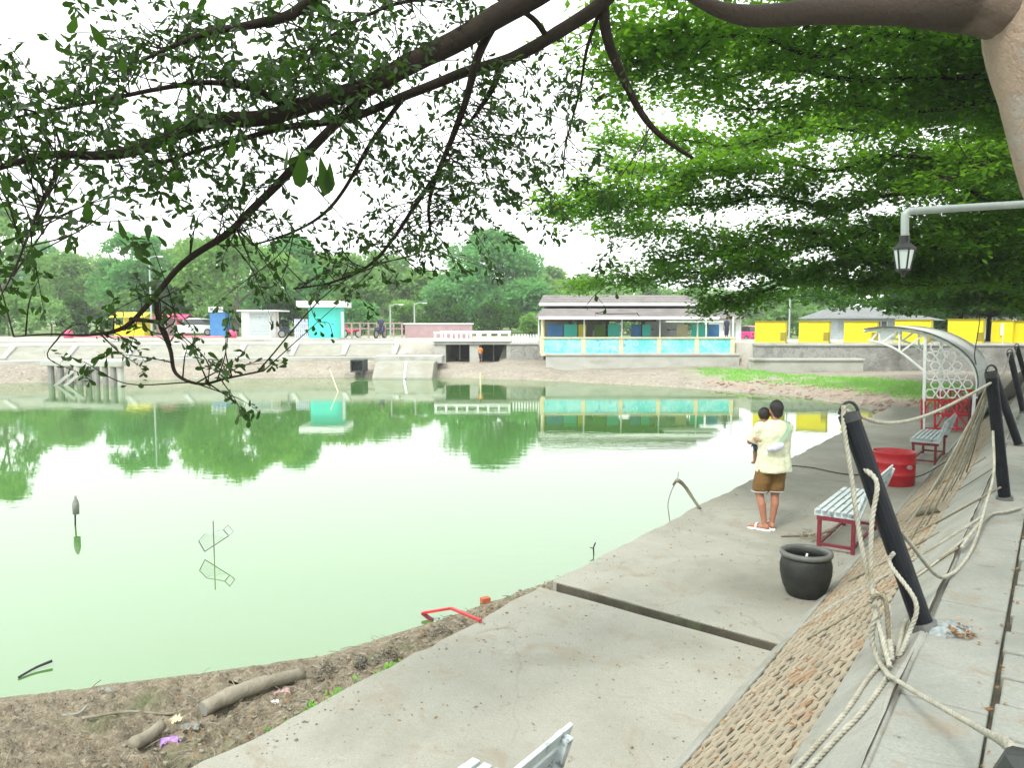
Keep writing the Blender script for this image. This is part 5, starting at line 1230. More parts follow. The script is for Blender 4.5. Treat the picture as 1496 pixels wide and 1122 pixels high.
# clumps of dry weed
def clump(label, px, py, r_, seed, mat='wood'):
    rr = random.Random(seed); c = mudp(px, py); mb = MB()
    for k in range(420):
        a, b_ = rr.uniform(0, 6.28), rr.uniform(-.1, 1.4); d = V((math.cos(a) * math.cos(b_), math.sin(a) * math.cos(b_), math.sin(b_)))
        s0 = c + d * r_ * rr.uniform(.45, .95); e_ = V((rr.uniform(-1, 1), rr.uniform(-1, 1), rr.uniform(-.6, .9))).normalized() * r_ * .35
        mb.tube([s0, s0 + e_ * .5 + V((0, 0, r_ * .05)), s0 + e_], .0042, 3, False)
    mb.ball(c + V((0, 0, r_ * .1)), r_ * .72, 12, 8, (1, 1, .8))
    return tag(mb.build('weed_clump', MAT[mat]), label, 'weed')
clump('round brown clump of dry weed at the end of the fallen log', 478, 984, .13, 1)
clump('smaller dark weed clump between the log and the walkway corner', 527, 975, .07, 2, 'grey_bark')
clump('flat brown weed clump along the walkway edge below the red frame', 566, 962, .12, 3)
clump('brown clump of rubbish and weed just below the red frame', 640, 918, .12, 4)
# wire fish trap
t = thing('wire_trap', 'bent wire mesh trap on a thin pole standing in the pond', 'trap', onz(313, 800, 0))
pp = onz(313, 812, 0); tz = onz(313, 800, 0).y
MB().tube([(pp.x, pp.y, -.3), (pp.x, pp.y, .46)], .007, 6).build('pole', MAT['pot_rim'], t)
def tr(px, py): return at(px, py, pp.y)
Q = [tr(290, 790), tr(299, 806), tr(334, 783), tr(326, 774), tr(333, 767), tr(341, 777), tr(300, 779)]
for a, c in ((0, 1), (1, 2), (2, 3), (3, 6), (6, 0), (3, 4), (4, 5), (5, 2)): MB().tube([Q[a], Q[c]], .007, 5).build('wire', MAT['galv'] if a > 2 else MAT['pot_rim'], t)
mb = MB()
for k in range(1, 6):
    f = k / 6; mb.tube([Q[0].lerp(Q[1], f), Q[6].lerp(Q[2], f)], .0014, 4); mb.tube([Q[0].lerp(Q[6], f), Q[1].lerp(Q[2], f)], .0014, 4)
mb.build('mesh', MAT['pot_rim'], t)
# stick with a floating object
t = thing('marker_stick', 'thin stick with a grey bottle stuck on its top rising from the pond', 'stick', onz(109, 768, 0))
p_ = onz(109, 768, 0); MB().tube([(p_.x, p_.y, -.3), (p_.x + .02, p_.y, .27)], .012, 6).build('stick', MAT['dark_bark'], t)
b0 = V((p_.x + .03, p_.y, .17)); MB().lathe([(.005, 0), (.045, .005), (.048, .15), (.04, .2), (.018, .25), (.018, .28), (.005, .285)], 12, b0).build('bottle', MAT['stone'], t, smooth=True)
# branch stub over the water
t = thing('dead_branch', 'bent dead branch leaning out over the water from the walkway edge', 'branch', onz(1022, 743, DECK))
a = onz(1023, 744, DECK); tp = at(990, 702, a.y - .1)
MB().tube(smooth_pts([a, at(1012, 728, a.y), at(1000, 710, a.y), tp, at(984, 708, a.y)], 4), [.022] * 5 + [.026] * 5 + [.03] * 4 + [.02] * 3, 7).build('limb', MAT['wood'], t, smooth=True)
MB().tube(smooth_pts([tp, at(982, 715, a.y), at(976, 735, a.y), at(977, 750, a.y), at(979, 764, a.y)], 4), .007, 5).build('twig', MAT['grey_bark'], t)
MB().tube([tp, at(991, 690, a.y)], .006, 5).build('twig', MAT['grey_bark'], t)
t = thing('twig_in_water', 'tiny forked twig sticking out of the water near the walkway', 'twig', onz(868, 806, 0))
a = onz(868, 810, 0); MB().tube([a + V((0, 0, -.1)), at(867, 800, a.y), at(870, 793, a.y)], .009, 5).build('stem', MAT['dark_bark'], t); MB().tube([at(867, 802, a.y), at(862, 800, a.y)], .006, 5).build('fork', MAT['dark_bark'], t)
for px, py, px2, py2, r_, lb in ((488, 537, 494, 573, .02, 'pale bamboo pole leaning in the shallows near the drain outlet'), (700, 566, 704, 548, .04, 'thin yellow pole standing in the water before the bridge'), (416, 505, 420, 515, .06, 'short grey pipe stub on the far sloping bank')):
    a = onz(px2, py2, 0) if py2 > 540 else onz(px2, 553, 0); zt_ = .9
    if px == 416: a = at(420, 516, 45); c = at(420, 500, 45)
    elif px == 488: a = onz(494, 573, -.02); c = at(482, 540, a.y + 1)
    else: a = onz(702, 566, -.1); c = at(702, 545, a.y)
    tag(MB().tube([a, a.lerp(c, .5), c], r_, 7).build('pole', MAT['cream'] if px != 416 else MAT['stone']), lb, 'pole')
log('stick', 'dry broken branch lying on the walkway beside the bench', [W(9.75, -2.75, DECK + .01), W(9.9, -2.55, DECK + .03), W(10.0, -2.38, DECK + .05), W(10.15, -2.2, DECK + .10)], (.012, .03), 'wood', 6, 'branch')
clump2 = MB()
for k in range(60):
    p_ = W(9.92 + random.uniform(-.15, .2), -2.40 + random.uniform(-.12, .1), DECK + random.uniform(.005, .06)); d = V((random.uniform(-1, 1), random.uniform(-1, 1), random.uniform(-.1, .5))).normalized() * .08
    clump2.tube([p_, p_ + d], .004, 3, False)
tag(clump2.build('dry_twigs', MAT['wood']), 'tangle of dry twigs under the bench front edge', 'twigs')
MB_edge = [(735, 773, 'dark flat debris mat floating at the walkway edge by the dead branch'), (950, 775, 'x')]

# ================================================================ VEGETATION
OBOV = np.array([(0, 0, 0), (.30, -.11, .01), (.30, .11, .01), (.68, -.22, .0), (.68, .22, .0), (.92, -.15, -.05), (.92, .15, -.05), (1, 0, -.09)])
OBOV_F = np.array([(0, 1, 2, 2), (1, 3, 4, 2), (3, 5, 6, 4), (5, 7, 6, 6)])
RHOMB = np.array([(0, 0, 0), (.5, -.34, .05), (1, 0, -.04), (.5, .34, .05)]); RHOMB_F = np.array([(0, 1, 2, 3)])
def rand_unit(n): v = RNG.normal(size=(n, 3)); return v / np.linalg.norm(v, axis=1, keepdims=True)
def leaf_frames(D, tilt=.6):                # D: leaf axis Nx3
    D = D / np.linalg.norm(D, axis=1, keepdims=True); up = np.tile([0, 0, 1.0], (len(D), 1)) + rand_unit(len(D)) * tilt
    B = np.cross(up, D); B /= np.linalg.norm(B, axis=1, keepdims=True) + 1e-9; Nn = np.cross(D, B); return D, B, Nn
def leaves(P, D, S, tmpl=OBOV, F=OBOV_F, tilt=.6):
    D, B, Nn = leaf_frames(D, tilt); n, k = len(P), len(tmpl)
    V_ = P[:, None, :] + S[:, None, None] * (D[:, None, :] * tmpl[None, :, 0, None] + B[:, None, :] * tmpl[None, :, 1, None] + Nn[:, None, :] * tmpl[None, :, 2, None])
    Fq = (np.arange(n)[:, None, None] * k + F[None]).reshape(-1, F.shape[1])
    return V_.reshape(-1, 3), Fq
def quads_mesh(name, V_, F):                # F may hold triangles as (a,b,c,c)
    tri = F[:, 2] == F[:, 3] if F.shape[1] == 4 else np.zeros(len(F), bool)
    tri2 = F[:, 3] == F[:, 2]
    me = bpy.data.meshes.new(name); me.vertices.add(len(V_)); me.vertices.foreach_set('co', np.ascontiguousarray(V_, np.float32).ravel())
    lens = np.where(tri2, 3, 4); mask = np.ones(F.shape, bool); mask[tri2, 3] = False
    li = F[mask].astype(np.int32); me.loops.add(len(li)); me.loops.foreach_set('vertex_index', li)
    me.polygons.add(len(F)); st = np.concatenate([[0], np.cumsum(lens)[:-1]]).astype(np.int32); me.polygons.foreach_set('loop_start', st)
    me.update(calc_edges=True); return me
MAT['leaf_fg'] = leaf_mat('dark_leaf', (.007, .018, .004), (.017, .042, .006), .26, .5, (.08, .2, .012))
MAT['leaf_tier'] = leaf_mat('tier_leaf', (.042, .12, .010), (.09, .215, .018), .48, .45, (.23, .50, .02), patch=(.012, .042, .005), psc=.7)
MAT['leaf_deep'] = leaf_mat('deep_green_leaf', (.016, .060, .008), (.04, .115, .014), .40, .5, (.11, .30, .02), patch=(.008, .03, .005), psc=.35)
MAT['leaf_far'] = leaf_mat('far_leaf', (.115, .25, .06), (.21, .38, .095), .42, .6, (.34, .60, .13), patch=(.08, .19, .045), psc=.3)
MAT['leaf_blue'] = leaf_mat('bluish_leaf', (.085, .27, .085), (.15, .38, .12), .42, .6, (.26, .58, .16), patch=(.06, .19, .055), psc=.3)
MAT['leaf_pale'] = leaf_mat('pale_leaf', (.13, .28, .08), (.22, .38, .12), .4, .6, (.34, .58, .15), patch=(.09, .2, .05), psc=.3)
MAT['conifer'] = leaf_mat('conifer_leaf', (.05, .10, .07), (.08, .14, .09), .2, .7)
MAT['dead_leaf'] = leaf_mat('dead_leaf', (.16, .075, .03), (.25, .135, .05), .15, .8, (.25, .13, .04))

MAT['shaded_limb_bark'] = M_('shaded_limb_bark', (.36, .27, .205), (.27, .20, .15), 5, .85, .8, .02, c3=(.33, .31, .28), sc3=2.5, lo3=.55, hi3=.7, fine=25)
_m = MAT['shaded_limb_bark'].node_tree; _b = [n for n in _m.nodes if n.type == 'BSDF_PRINCIPLED'][0]; _src = _b.inputs['Base Color'].links[0].from_socket
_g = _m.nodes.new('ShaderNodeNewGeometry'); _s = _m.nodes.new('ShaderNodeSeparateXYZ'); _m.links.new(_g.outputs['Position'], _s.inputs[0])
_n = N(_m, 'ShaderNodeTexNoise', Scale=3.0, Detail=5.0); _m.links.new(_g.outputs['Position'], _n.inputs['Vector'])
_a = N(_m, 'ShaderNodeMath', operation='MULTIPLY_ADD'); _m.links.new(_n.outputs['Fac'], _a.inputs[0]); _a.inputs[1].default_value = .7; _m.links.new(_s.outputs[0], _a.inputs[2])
_r = _m.nodes.new('ShaderNodeMapRange'); _r.inputs['From Min'].default_value = 4.05; _r.inputs['From Max'].default_value = 3.55; _m.links.new(_a.outputs[0], _r.inputs['Value'])   # bark colour darkens along the limb, standing in for the limb's own shade
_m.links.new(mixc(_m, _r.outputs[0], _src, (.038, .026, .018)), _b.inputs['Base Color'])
# ---- the big leaning tree over the path
tree = thing('shade_tree', 'big pale-barked tree leaning over the path with dark leafy boughs across the sky', 'tree', W(7.75, 1.25, PATH))
tb = W(7.75, 1.25, PATH)
tp_ = [tb + V((0, 0, -.15)), tb + V((-.15, 0, .5)), V((4.62, 5.5, 3.0)), V((4.07, 5.5, 4.0)), V((3.86, 5.5, 4.7)), V((3.76, 5.5, 5.25)), V((4.0, 5.45, 6.0)), V((4.5, 5.4, 7.5)), V((4.9, 5.3, 9.0))]
P = smooth_pts(tp_, 6); rad = np.interp(np.linspace(0, 8, len(P)), range(9), [.60, .46, .42, .39, .40, .46, .34, .25, .14])
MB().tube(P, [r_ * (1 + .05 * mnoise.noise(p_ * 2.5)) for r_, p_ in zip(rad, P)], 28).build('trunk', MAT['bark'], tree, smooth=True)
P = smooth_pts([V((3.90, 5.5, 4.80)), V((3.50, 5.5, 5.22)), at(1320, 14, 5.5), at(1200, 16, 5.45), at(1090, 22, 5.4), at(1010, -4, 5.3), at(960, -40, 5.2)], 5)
MB().tube(P, np.interp(np.linspace(0, 6, len(P)), range(7), [.40, .27, .10, .085, .07, .03, .012]), 16).build('limb', MAT['shaded_limb_bark'], tree, smooth=True)
BR = []                                     # branches as (points, radii)
def branch(px, r0, r1, k=6, n=12, wig=.02):
    P = smooth_pts([p_ if isinstance(p_, Vector) else at(*p_) for p_ in px], k); m_ = len(P)
    P = [p_ + V((mnoise.noise(p_ * 2.3), mnoise.noise(p_ * 2.3 + V((9, 0, 0))), mnoise.noise(p_ * 2.3 + V((0, 9, 0))))) * wig for p_ in P]
    rr = [r0 + (r1 - r0) * (i / (m_ - 1)) ** .8 for i in range(m_)]
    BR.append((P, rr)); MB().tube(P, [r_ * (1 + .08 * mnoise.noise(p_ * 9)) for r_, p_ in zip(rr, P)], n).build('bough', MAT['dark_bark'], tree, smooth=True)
root_hi = V((3.95, 5.45, 6.1))
branch([root_hi, V((2.9, 5.2, 6.5)), V((1.6, 4.9, 5.9)), (880, -70, 4.7), (770, 0, 4.5), (640, 72, 4.3), (540, 125, 4.2), (430, 160, 4.05), (330, 175, 3.9), (240, 205, 3.8), (150, 225, 3.7), (60, 232, 3.6), (-60, 260, 3.5)], .105, .010, wig=.03)
branch([V((1.75, 5.0, 6.0)), (940, -60, 5.0), (880, 5, 4.9), (800, 55, 4.8), (735, 88, 4.7), (670, 108, 4.6), (590, 140, 4.5), (500, 175, 4.4), (400, 192, 4.3), (300, 215, 4.2), (220, 240, 4.1)], .058, .008)
branch([(545, 120, 4.2), (500, 175, 4.15), (430, 240, 4.05), (370, 300, 4.0), (330, 345, 3.9), (270, 385, 3.85), (225, 435, 3.8), (185, 472, 3.75), (150, 486, 3.7)], .030, .009)
branch([(730, 22, 4.45), (700, 80, 4.5), (680, 150, 4.55), (660, 200, 4.6), (640, 250, 4.65), (627, 300, 4.7), (628, 335, 4.7)], .030, .008)
branch([(882, 0, 4.9), (890, 60, 4.95), (915, 125, 5.0), (940, 170, 5.05), (975, 205, 5.1), (1010, 232, 5.2)], .040, .012)
branch([(735, 85, 4.7), (722, 125, 4.7), (700, 160, 4.75), (680, 185, 4.8)], .026, .008)
branch([(480, -30, 4.2), (430, 20, 4.1), (370, 38, 4.0), (310, 50, 3.95), (250, 70, 3.9), (200, 90, 3.85)], .035, .007)
branch([V((2.4, 4.6, 6.5)), (660, -80, 4.4), (480, -30, 4.2)], .05, .036)
branch([(155, 485, 3.7), (120, 489, 3.68), (70, 487, 3.65), (20, 490, 3.6)], .008, .003, wig=.01)
branch([(228, 432, 3.8), (232, 470, 3.75), (247, 510, 3.7), (255, 545, 3.65), (290, 560, 3.6), (330, 552, 3.6), (385, 540, 3.6)], .014, .004, wig=.01)
branch([(190, 465, 3.77), (225, 470, 3.72), (238, 478, 3.7), (248, 505, 3.7)], .012, .006, wig=.01)
branch([(640, 255, 4.65), (605, 300, 4.6), (575, 345, 4.6), (540, 385, 4.55), (490, 410, 4.5), (430, 422, 4.5)], .016, .005)
branch([(590, 140, 4.5), (545, 200, 4.5), (505, 270, 4.45), (470, 310, 4.4), (420, 340, 4.4), (370, 360, 4.35)], .016, .005)
branch([(430, 160, 4.05), (380, 130, 3.95), (310, 120, 3.85), (220, 130, 3.75), (120, 150, 3.65), (20, 170, 3.6)], .020, .006)
branch([(800, 55, 4.8), (770, 20, 4.7), (700, -10, 4.6), (600, 0, 4.5), (520, 30, 4.4), (440, 80, 4.3)], .02, .006)
branch([(100, 232, 3.65), (60, 290, 3.4), (40, 340, 3.3), (20, 400, 3.2)], .010, .004)
branch([(880, 10, 4.9), (858, 70, 5.0), (845, 130, 5.1), (830, 200, 5.2), (825, 260, 5.2)], .014, .004)

BP = np.array([tuple(p_) for P, rr in BR for p_ in P]); BRAD = np.array([r_ for P, rr in BR for r_ in rr])
twig = MB(); LP, LD, LS = [], [], []
rnd = random.Random(21)
ZONES = [  # x0 y0 x1 y1 twigs depth leaf-size
    (-20, 95, 130, 255, 90, 3.65, .056), (100, 150, 330, 260, 95, 3.8, .056), (95, 0, 300, 110, 60, 3.85, .056), (280, 0, 480, 120, 75, 4.0, .056), (300, 90, 520, 210, 70, 4.1, .055),
    (400, -10, 560, 110, 90, 4.2, .054), (540, -10, 700, 110, 60, 4.4, .05), (500, 120, 660, 260, 70, 4.5, .05), (640, 110, 790, 250, 70, 4.7, .05), (560, 240, 720, 360, 75, 4.65, .046),
    (690, 230, 800, 340, 45, 4.8, .046), (330, 230, 520, 350, 40, 4.3, .046), (0, 235, 220, 320, 22, 3.6, .058), (-10, 300, 90, 440, 20, 3.3, .058), (440, 330, 620, 430, 42, 4.5, .046),
    (760, 60, 880, 200, 55, 5.0, .048), (330, 350, 480, 440, 24, 4.35, .044), (40, 400, 260, 480, 26, 3.7, .048), (60, 485, 240, 540, 12, 3.65, .046), (220, 490, 400, 562, 14, 3.6, .044), (560, 340, 660, 410, 16, 4.6, .044), (800, 200, 860, 300, 10, 5.2, .045), (840, 360, 930, 430, 5, 5.2, .045)]
for (x0, y0, x1, y1, cnt, Y, ls) in ZONES:
    nc = max(2, cnt // 7); cen = [at(rnd.uniform(x0, x1), rnd.uniform(y0, y1), Y + rnd.gauss(0, .38)) for _ in range(nc)]
    for _ in range(int(cnt * .66)):
        e_ = cen[rnd.randrange(nc)] + V((rnd.gauss(0, .13), rnd.gauss(0, .13), rnd.gauss(0, .08))) if rnd.random() < .8 else at(rnd.uniform(x0, x1), rnd.uniform(y0, y1), Y + rnd.gauss(0, .38))
        d2 = np.linalg.norm(BP - np.array(e_), axis=1); near = np.argsort(d2)[:14]; j = int(near[rnd.randrange(14)])
        s0 = V(BP[j]); L = (e_ - s0).length
        if L > 1.5: continue
        mid = s0.lerp(e_, .5) + V((rnd.gauss(0, .08), rnd.gauss(0, .08), rnd.gauss(.02, .07))) * min(1, L)
        TP = smooth_pts([s0, mid, e_, e_ + (e_ - mid).normalized() * .10 + V((0, 0, -.03))], 5)
        twig.tube(TP, [max(.0012, .0042 * (1 - i / len(TP))) for i in range(len(TP))], 4, False)
        n_l = 9 + int(L * 8)
        for q_ in range(n_l):
            f = .25 + .75 * q_ / (n_l - 1); i = min(int(f * (len(TP) - 1)), len(TP) - 2); p_ = TP[i]; tg = (TP[i + 1] - TP[i]).normalized()
            for r_ in range(1 if f < .9 else 3):
                d = tg * rnd.uniform(.1, .8) + V((rnd.gauss(0, .7), rnd.gauss(0, .7), rnd.gauss(-.25, .55)))
                LP.append(tuple(p_ + V((rnd.gauss(0, .012), rnd.gauss(0, .012), rnd.gauss(0, .012))))); LD.append(tuple(d)); LS.append(ls * rnd.uniform(.55, 1.3))
stuff(twig.build('twigs', MAT['dark_bark'], tree))
# big single leaves hanging nearest the eye
for (x, y, dx, dy, L, Y) in ((112, 22, -8, 20, 38, 2.6), (130, 32, 16, 24, 40, 2.6), (176, 76, 4, 30, 32, 2.8), (140, 250, 12, 14, 20, 3), (127, 290, 2, 34, 36, 2.5), (172, 318, 10, 28, 34, 2.6), (672, 0, 2, 24, 26, 3), (442, 218, -4, 40, 58, 2.4), (467, 226, 8, 40, 60, 2.4), (482, 235, 0, 34, 48, 2.4), (420, 210, -2, 34, 40, 2.4), (5, 248, 6, 40, 40, 2.2), (90, 280, 6, 24, 28, 2.8), (98, 282, 10, 18, 24, 2.8), (488, 335, 4, 20, 14, 3.5), (340, 195, -2, 32, 38, 2.6), (350, 190, 6, 24, 30, 2.6),
                            (459, 455, 2, 12, 12, 3.6), (462, 466, 10, 4, 12, 3.6), (470, 466, 8, 10, 14, 3.6), (458, 475, 0, 12, 14, 3.6), (468, 484, 6, 10, 14, 3.6), (480, 472, 10, 2, 13, 3.6), (486, 486, -2, 10, 12, 3.6), (483, 495, 8, 8, 12, 3.6), (462, 484, -2, 8, 12, 3.6), (857, 445, 2, 10, 12, 4), (870, 430, 2, 14, 14, 4), (900, 428, 3, 12, 13, 4), (885, 450, -3, 12, 13, 4), (870, 455, 0, 14, 14, 4), (930, 455, 6, 12, 14, 4)):
    p_ = at(x, y, Y); e_ = at(x + dx, y + dy, Y + .05); d = (e_ - p_).normalized(); LP.append(tuple(p_)); LD.append(tuple(d)); LS.append(L / FPX * Y)
# thin stems carrying the low hanging single leaves
for pts in ([(430, 422, 4.5), (450, 440, 4.2), (462, 468, 3.6), (480, 472, 3.6), (486, 490, 3.6)], [(1010, 232, 5.2), (960, 330, 4.6), (905, 400, 4.2), (870, 430, 4), (857, 446, 4)], [(905, 400, 4.2), (900, 430, 4)], [(870, 430, 4), (885, 452, 4), (872, 458, 4), (930, 458, 4)]):
    MB().tube(smooth_pts([at(*q_) for q_ in pts], 5), .0018, 4, False).build('thin_twig', MAT['dark_bark'], tree)
LP, LD, LS = np.array(LP), np.array(LD), np.array(LS)
ang = LS / np.linalg.norm(LP - np.array([0, 0, H]), axis=1); order = np.argsort(-ang)
proj = FPX * LP[:, 0] / LP[:, 1] + CX
order = [i for i in order if -20 < proj[i] < 1516]
big = order[:295]; bset = np.zeros(len(LP), bool); bset[big] = True
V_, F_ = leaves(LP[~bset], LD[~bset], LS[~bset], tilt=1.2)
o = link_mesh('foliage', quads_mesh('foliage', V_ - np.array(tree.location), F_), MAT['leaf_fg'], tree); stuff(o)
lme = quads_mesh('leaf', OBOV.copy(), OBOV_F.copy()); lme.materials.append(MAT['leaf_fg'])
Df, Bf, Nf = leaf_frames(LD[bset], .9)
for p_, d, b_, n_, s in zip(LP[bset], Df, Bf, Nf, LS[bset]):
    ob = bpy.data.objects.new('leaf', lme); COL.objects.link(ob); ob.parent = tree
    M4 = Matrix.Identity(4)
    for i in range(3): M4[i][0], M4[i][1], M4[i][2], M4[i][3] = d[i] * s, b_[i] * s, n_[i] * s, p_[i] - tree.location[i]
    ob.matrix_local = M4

# ---- tiered trees along the path, boughs reaching over the walkway and the pond
def tiered(label, base, top, limbs, mat, n_per_m=900, leaf=.075, trunk_r=.22, barkm='grey_bark'):
    t = thing('tiered_tree', label, 'tree', base); base = V(base); top = V(top)
    P = smooth_pts([base + V((0, 0, -.2)), base.lerp(top, .35) + V((.1, .05, 0)), base.lerp(top, .7) + V((-.05, .1, 0)), top], 6)
    tr_ = MB().tube(P, [trunk_r * (1 - .85 * i / (len(P) - 1)) for i in range(len(P))], 14)
    tr_.build('trunk', MAT[barkm], t, smooth=True)
    AP, AD, AS = [], [], []; lb_ = MB(); sp2 = MB()
    for li, (pts, wd, dens) in enumerate(limbs):
        Q = smooth_pts(pts, 8); Q = [p_ + V((0, mnoise.noise(p_ * .6) * .5, mnoise.noise(p_ * .9 + V((li, 0, 0))) * .28)) for p_ in Q]; m_ = len(Q); L = sum((Q[i + 1] - Q[i]).length for i in range(m_ - 1))
        MB().tube(Q, [.055 * (1 - .9 * i / (m_ - 1)) for i in range(m_)], 8).build('limb', MAT['dark_bark'], t, smooth=True)
        nsp = int(L * 7)
        for k in range(nsp):
            f = (k + random.random()) / nsp; f = .05 + .95 * f; i = min(int(f * (m_ - 1)), m_ - 2); p_ = Q[i].lerp(Q[i + 1], f * (m_ - 1) - i)
            tg = (Q[i + 1] - Q[i]).normalized(); side = V((tg.y, -tg.x, 0)).normalized() * (1 if k % 2 else -1)
            w_ = wd * (1.05 - .55 * f) * random.uniform(.35, 1.0)
            e_ = p_ + side * w_ + tg * w_ * random.uniform(.1, .7) + V((0, 0, random.gauss(0, .17) + .04 * w_))
            sp2.tube([p_, p_.lerp(e_, .5) + V((0, 0, .05)), e_], [.009, .006, .003], 3, False)
            n_l = int(dens * w_ * n_per_m / 7 * random.uniform(.5, 1.4)) + 3
            ff = RNG.random(n_l) ** .7; base_ = np.array(p_)[None] * (1 - ff[:, None]) + np.array(e_)[None] * ff[:, None]
            cl = RNG.normal(0, 1, (n_l, 3)) * np.array([.17, .17, .085])
            AP.append(base_ + cl); d = np.array(side)[None] * .5 + np.array(tg)[None] * .5 + RNG.normal(0, .6, (n_l, 3)) * np.array([1, 1, .55]); AD.append(d); AS.append(leaf * RNG.uniform(.45, 1.5, n_l))
    stuff(sp2.build('sprays', MAT['dark_bark'], t))
    AP, AD, AS = np.concatenate(AP), np.concatenate(AD), np.concatenate(AS)
    V_, F_ = leaves(AP, AD, AS, RHOMB, RHOMB_F, .5)
    stuff(link_mesh('crown', quads_mesh('crown', V_ - np.array(base), F_), mat, t)); return t
def lm(Y0, Y1, pts, wd, dens=1.0): n = len(pts); return ([at(x, y, Y0 + (Y1 - Y0) * i / (n - 1)) for i, (x, y) in enumerate(pts)], wd, dens)
R1 = W(12.6, 1.5, PATH)
tiered('tiered green tree by the path, its flat boughs spreading over the walkway', R1, R1 + V((-.5, .3, 7.6)), [
    lm(9.4, 8.5, [(1720, 120), (1500, 80), (1280, 62), (1060, 50), (880, 30)], 1.3, 1.0), lm(9.6, 9.5, [(1720, 150), (1480, 120), (1250, 112), (1050, 105), (850, 95)], 1.1, .95),
    lm(9.8, 10.5, [(1720, 190), (1480, 160), (1300, 150), (1130, 150), (950, 155)], 1.1, .9), lm(9.6, 7.5, [(1720, 60), (1500, 10), (1200, -20), (950, -60)], 1.4, .8),
    lm(9.9, 11.5, [(1720, 230), (1520, 200), (1400, 165), (1250, 128)], 1.4, 1.0), lm(9.4, 8.2, [(1720, 260), (1560, 230), (1440, 235), (1380, 250)], .8, .6), lm(9.5, 9.0, [(1720, 100), (1480, 55), (1240, 20), (1020, 60), (900, 110)], 1.3, 1.0), lm(9.7, 12.0, [(1720, 180), (1520, 140), (1380, 95), (1200, 85), (1040, 80)], 1.5, 1.0)], MAT['leaf_tier'], 1900, .082)
R2 = W(18.2, 1.7, PATH)
tiered('tiered green tree farther along the path whose boughs droop towards the pavilion', R2, R2 + V((-.4, .4, 7.8)), [
    lm(13.7, 12.5, [(1700, 215), (1450, 215), (1220, 240), (1000, 262), (800, 282)], 1.25, 1.0), lm(13.8, 13.5, [(1700, 270), (1430, 285), (1230, 290), (1020, 296), (830, 303)], 1.1, .95),
    lm(14.0, 15.0, [(1700, 310), (1450, 330), (1250, 335), (1060, 340), (870, 330)], 1.1, .9), lm(14.2, 16.0, [(1700, 360), (1450, 380), (1250, 392), (1040, 400), (850, 412)], 1.2, 1.1),
    lm(14.2, 15.0, [(1700, 390), (1480, 415), (1280, 415), (1130, 425), (1035, 452)], 1.0, 1.1), lm(13.8, 14.5, [(1700, 170), (1450, 178), (1250, 190), (1050, 200), (880, 205)], 1.3, .85), lm(13.9, 16.0, [(1700, 240), (1500, 240), (1380, 250), (1250, 262)], 1.3, 1.0), lm(13.9, 17.0, [(1700, 130), (1450, 135), (1250, 160), (1050, 225), (900, 240)], 1.5, 1.0), lm(14.0, 13.5, [(1700, 340), (1450, 355), (1250, 362), (1080, 370), (960, 380)], 1.0, 1.0)], MAT['leaf_tier'], 1900, .098)
def full_tiers(base, zs, rad, seed, n=7):
    rr = random.Random(seed); out = []
    for k, z in enumerate(zs):
        for q_ in range(n):
            a = 2 * math.pi * (q_ + rr.random() * .6) / n; Rr = rad * (1 - .06 * k) * rr.uniform(.75, 1.1); c = V(base)
            out.append(([V((c.x, c.y, z - .3)), V((c.x + .5 * Rr * math.cos(a), c.y + .5 * Rr * math.sin(a), z + .15)), V((c.x + Rr * math.cos(a + .1), c.y + Rr * math.sin(a + .1), z + rr.uniform(-.3, .2)))], Rr * .36, 1.0))
    return out
R3 = W(25.5, 2.2, PATH + .1)
tiered('dense dark tiered tree, third along the path, beyond the shelter', R3, R3 + V((0, 0, 8.5)), full_tiers(R3, [3.9, 4.8, 5.7, 6.6, 7.6, 8.7, 9.8], 8.6, 3, 8), MAT['leaf_deep'], 420, .15)
R4 = W(35, 2.6, PATH + .2)
tiered('dense dark tiered tree farthest along the path above the yellow booths', R4, R4 + V((0, 0, 9)), full_tiers(R4, [3.9, 5.0, 6.1, 7.2, 8.4, 9.8], 9.5, 5, 8), MAT['leaf_deep'], 300, .2)
R5 = V((X_(1400, 50), 50, LAND)); R6 = V((X_(1442, 48), 48, LAND))
tiered('slim dark tree with bare lower stem behind the wide yellow booth', R5, R5 + V((0, 0, 8)), full_tiers(R5, [3.9, 5.2, 6.5, 7.8, 9.0], 5.5, 7), MAT['leaf_deep'], 170, .22, .14, 'dark_bark')
tiered('slim dark tree with bare lower stem behind the ribbed yellow booth', R6, R6 + V((0, 0, 8)), full_tiers(R6, [3.8, 5.0, 6.4, 7.7, 9.0], 5.5, 9), MAT['leaf_deep'], 170, .22, .14, 'dark_bark')

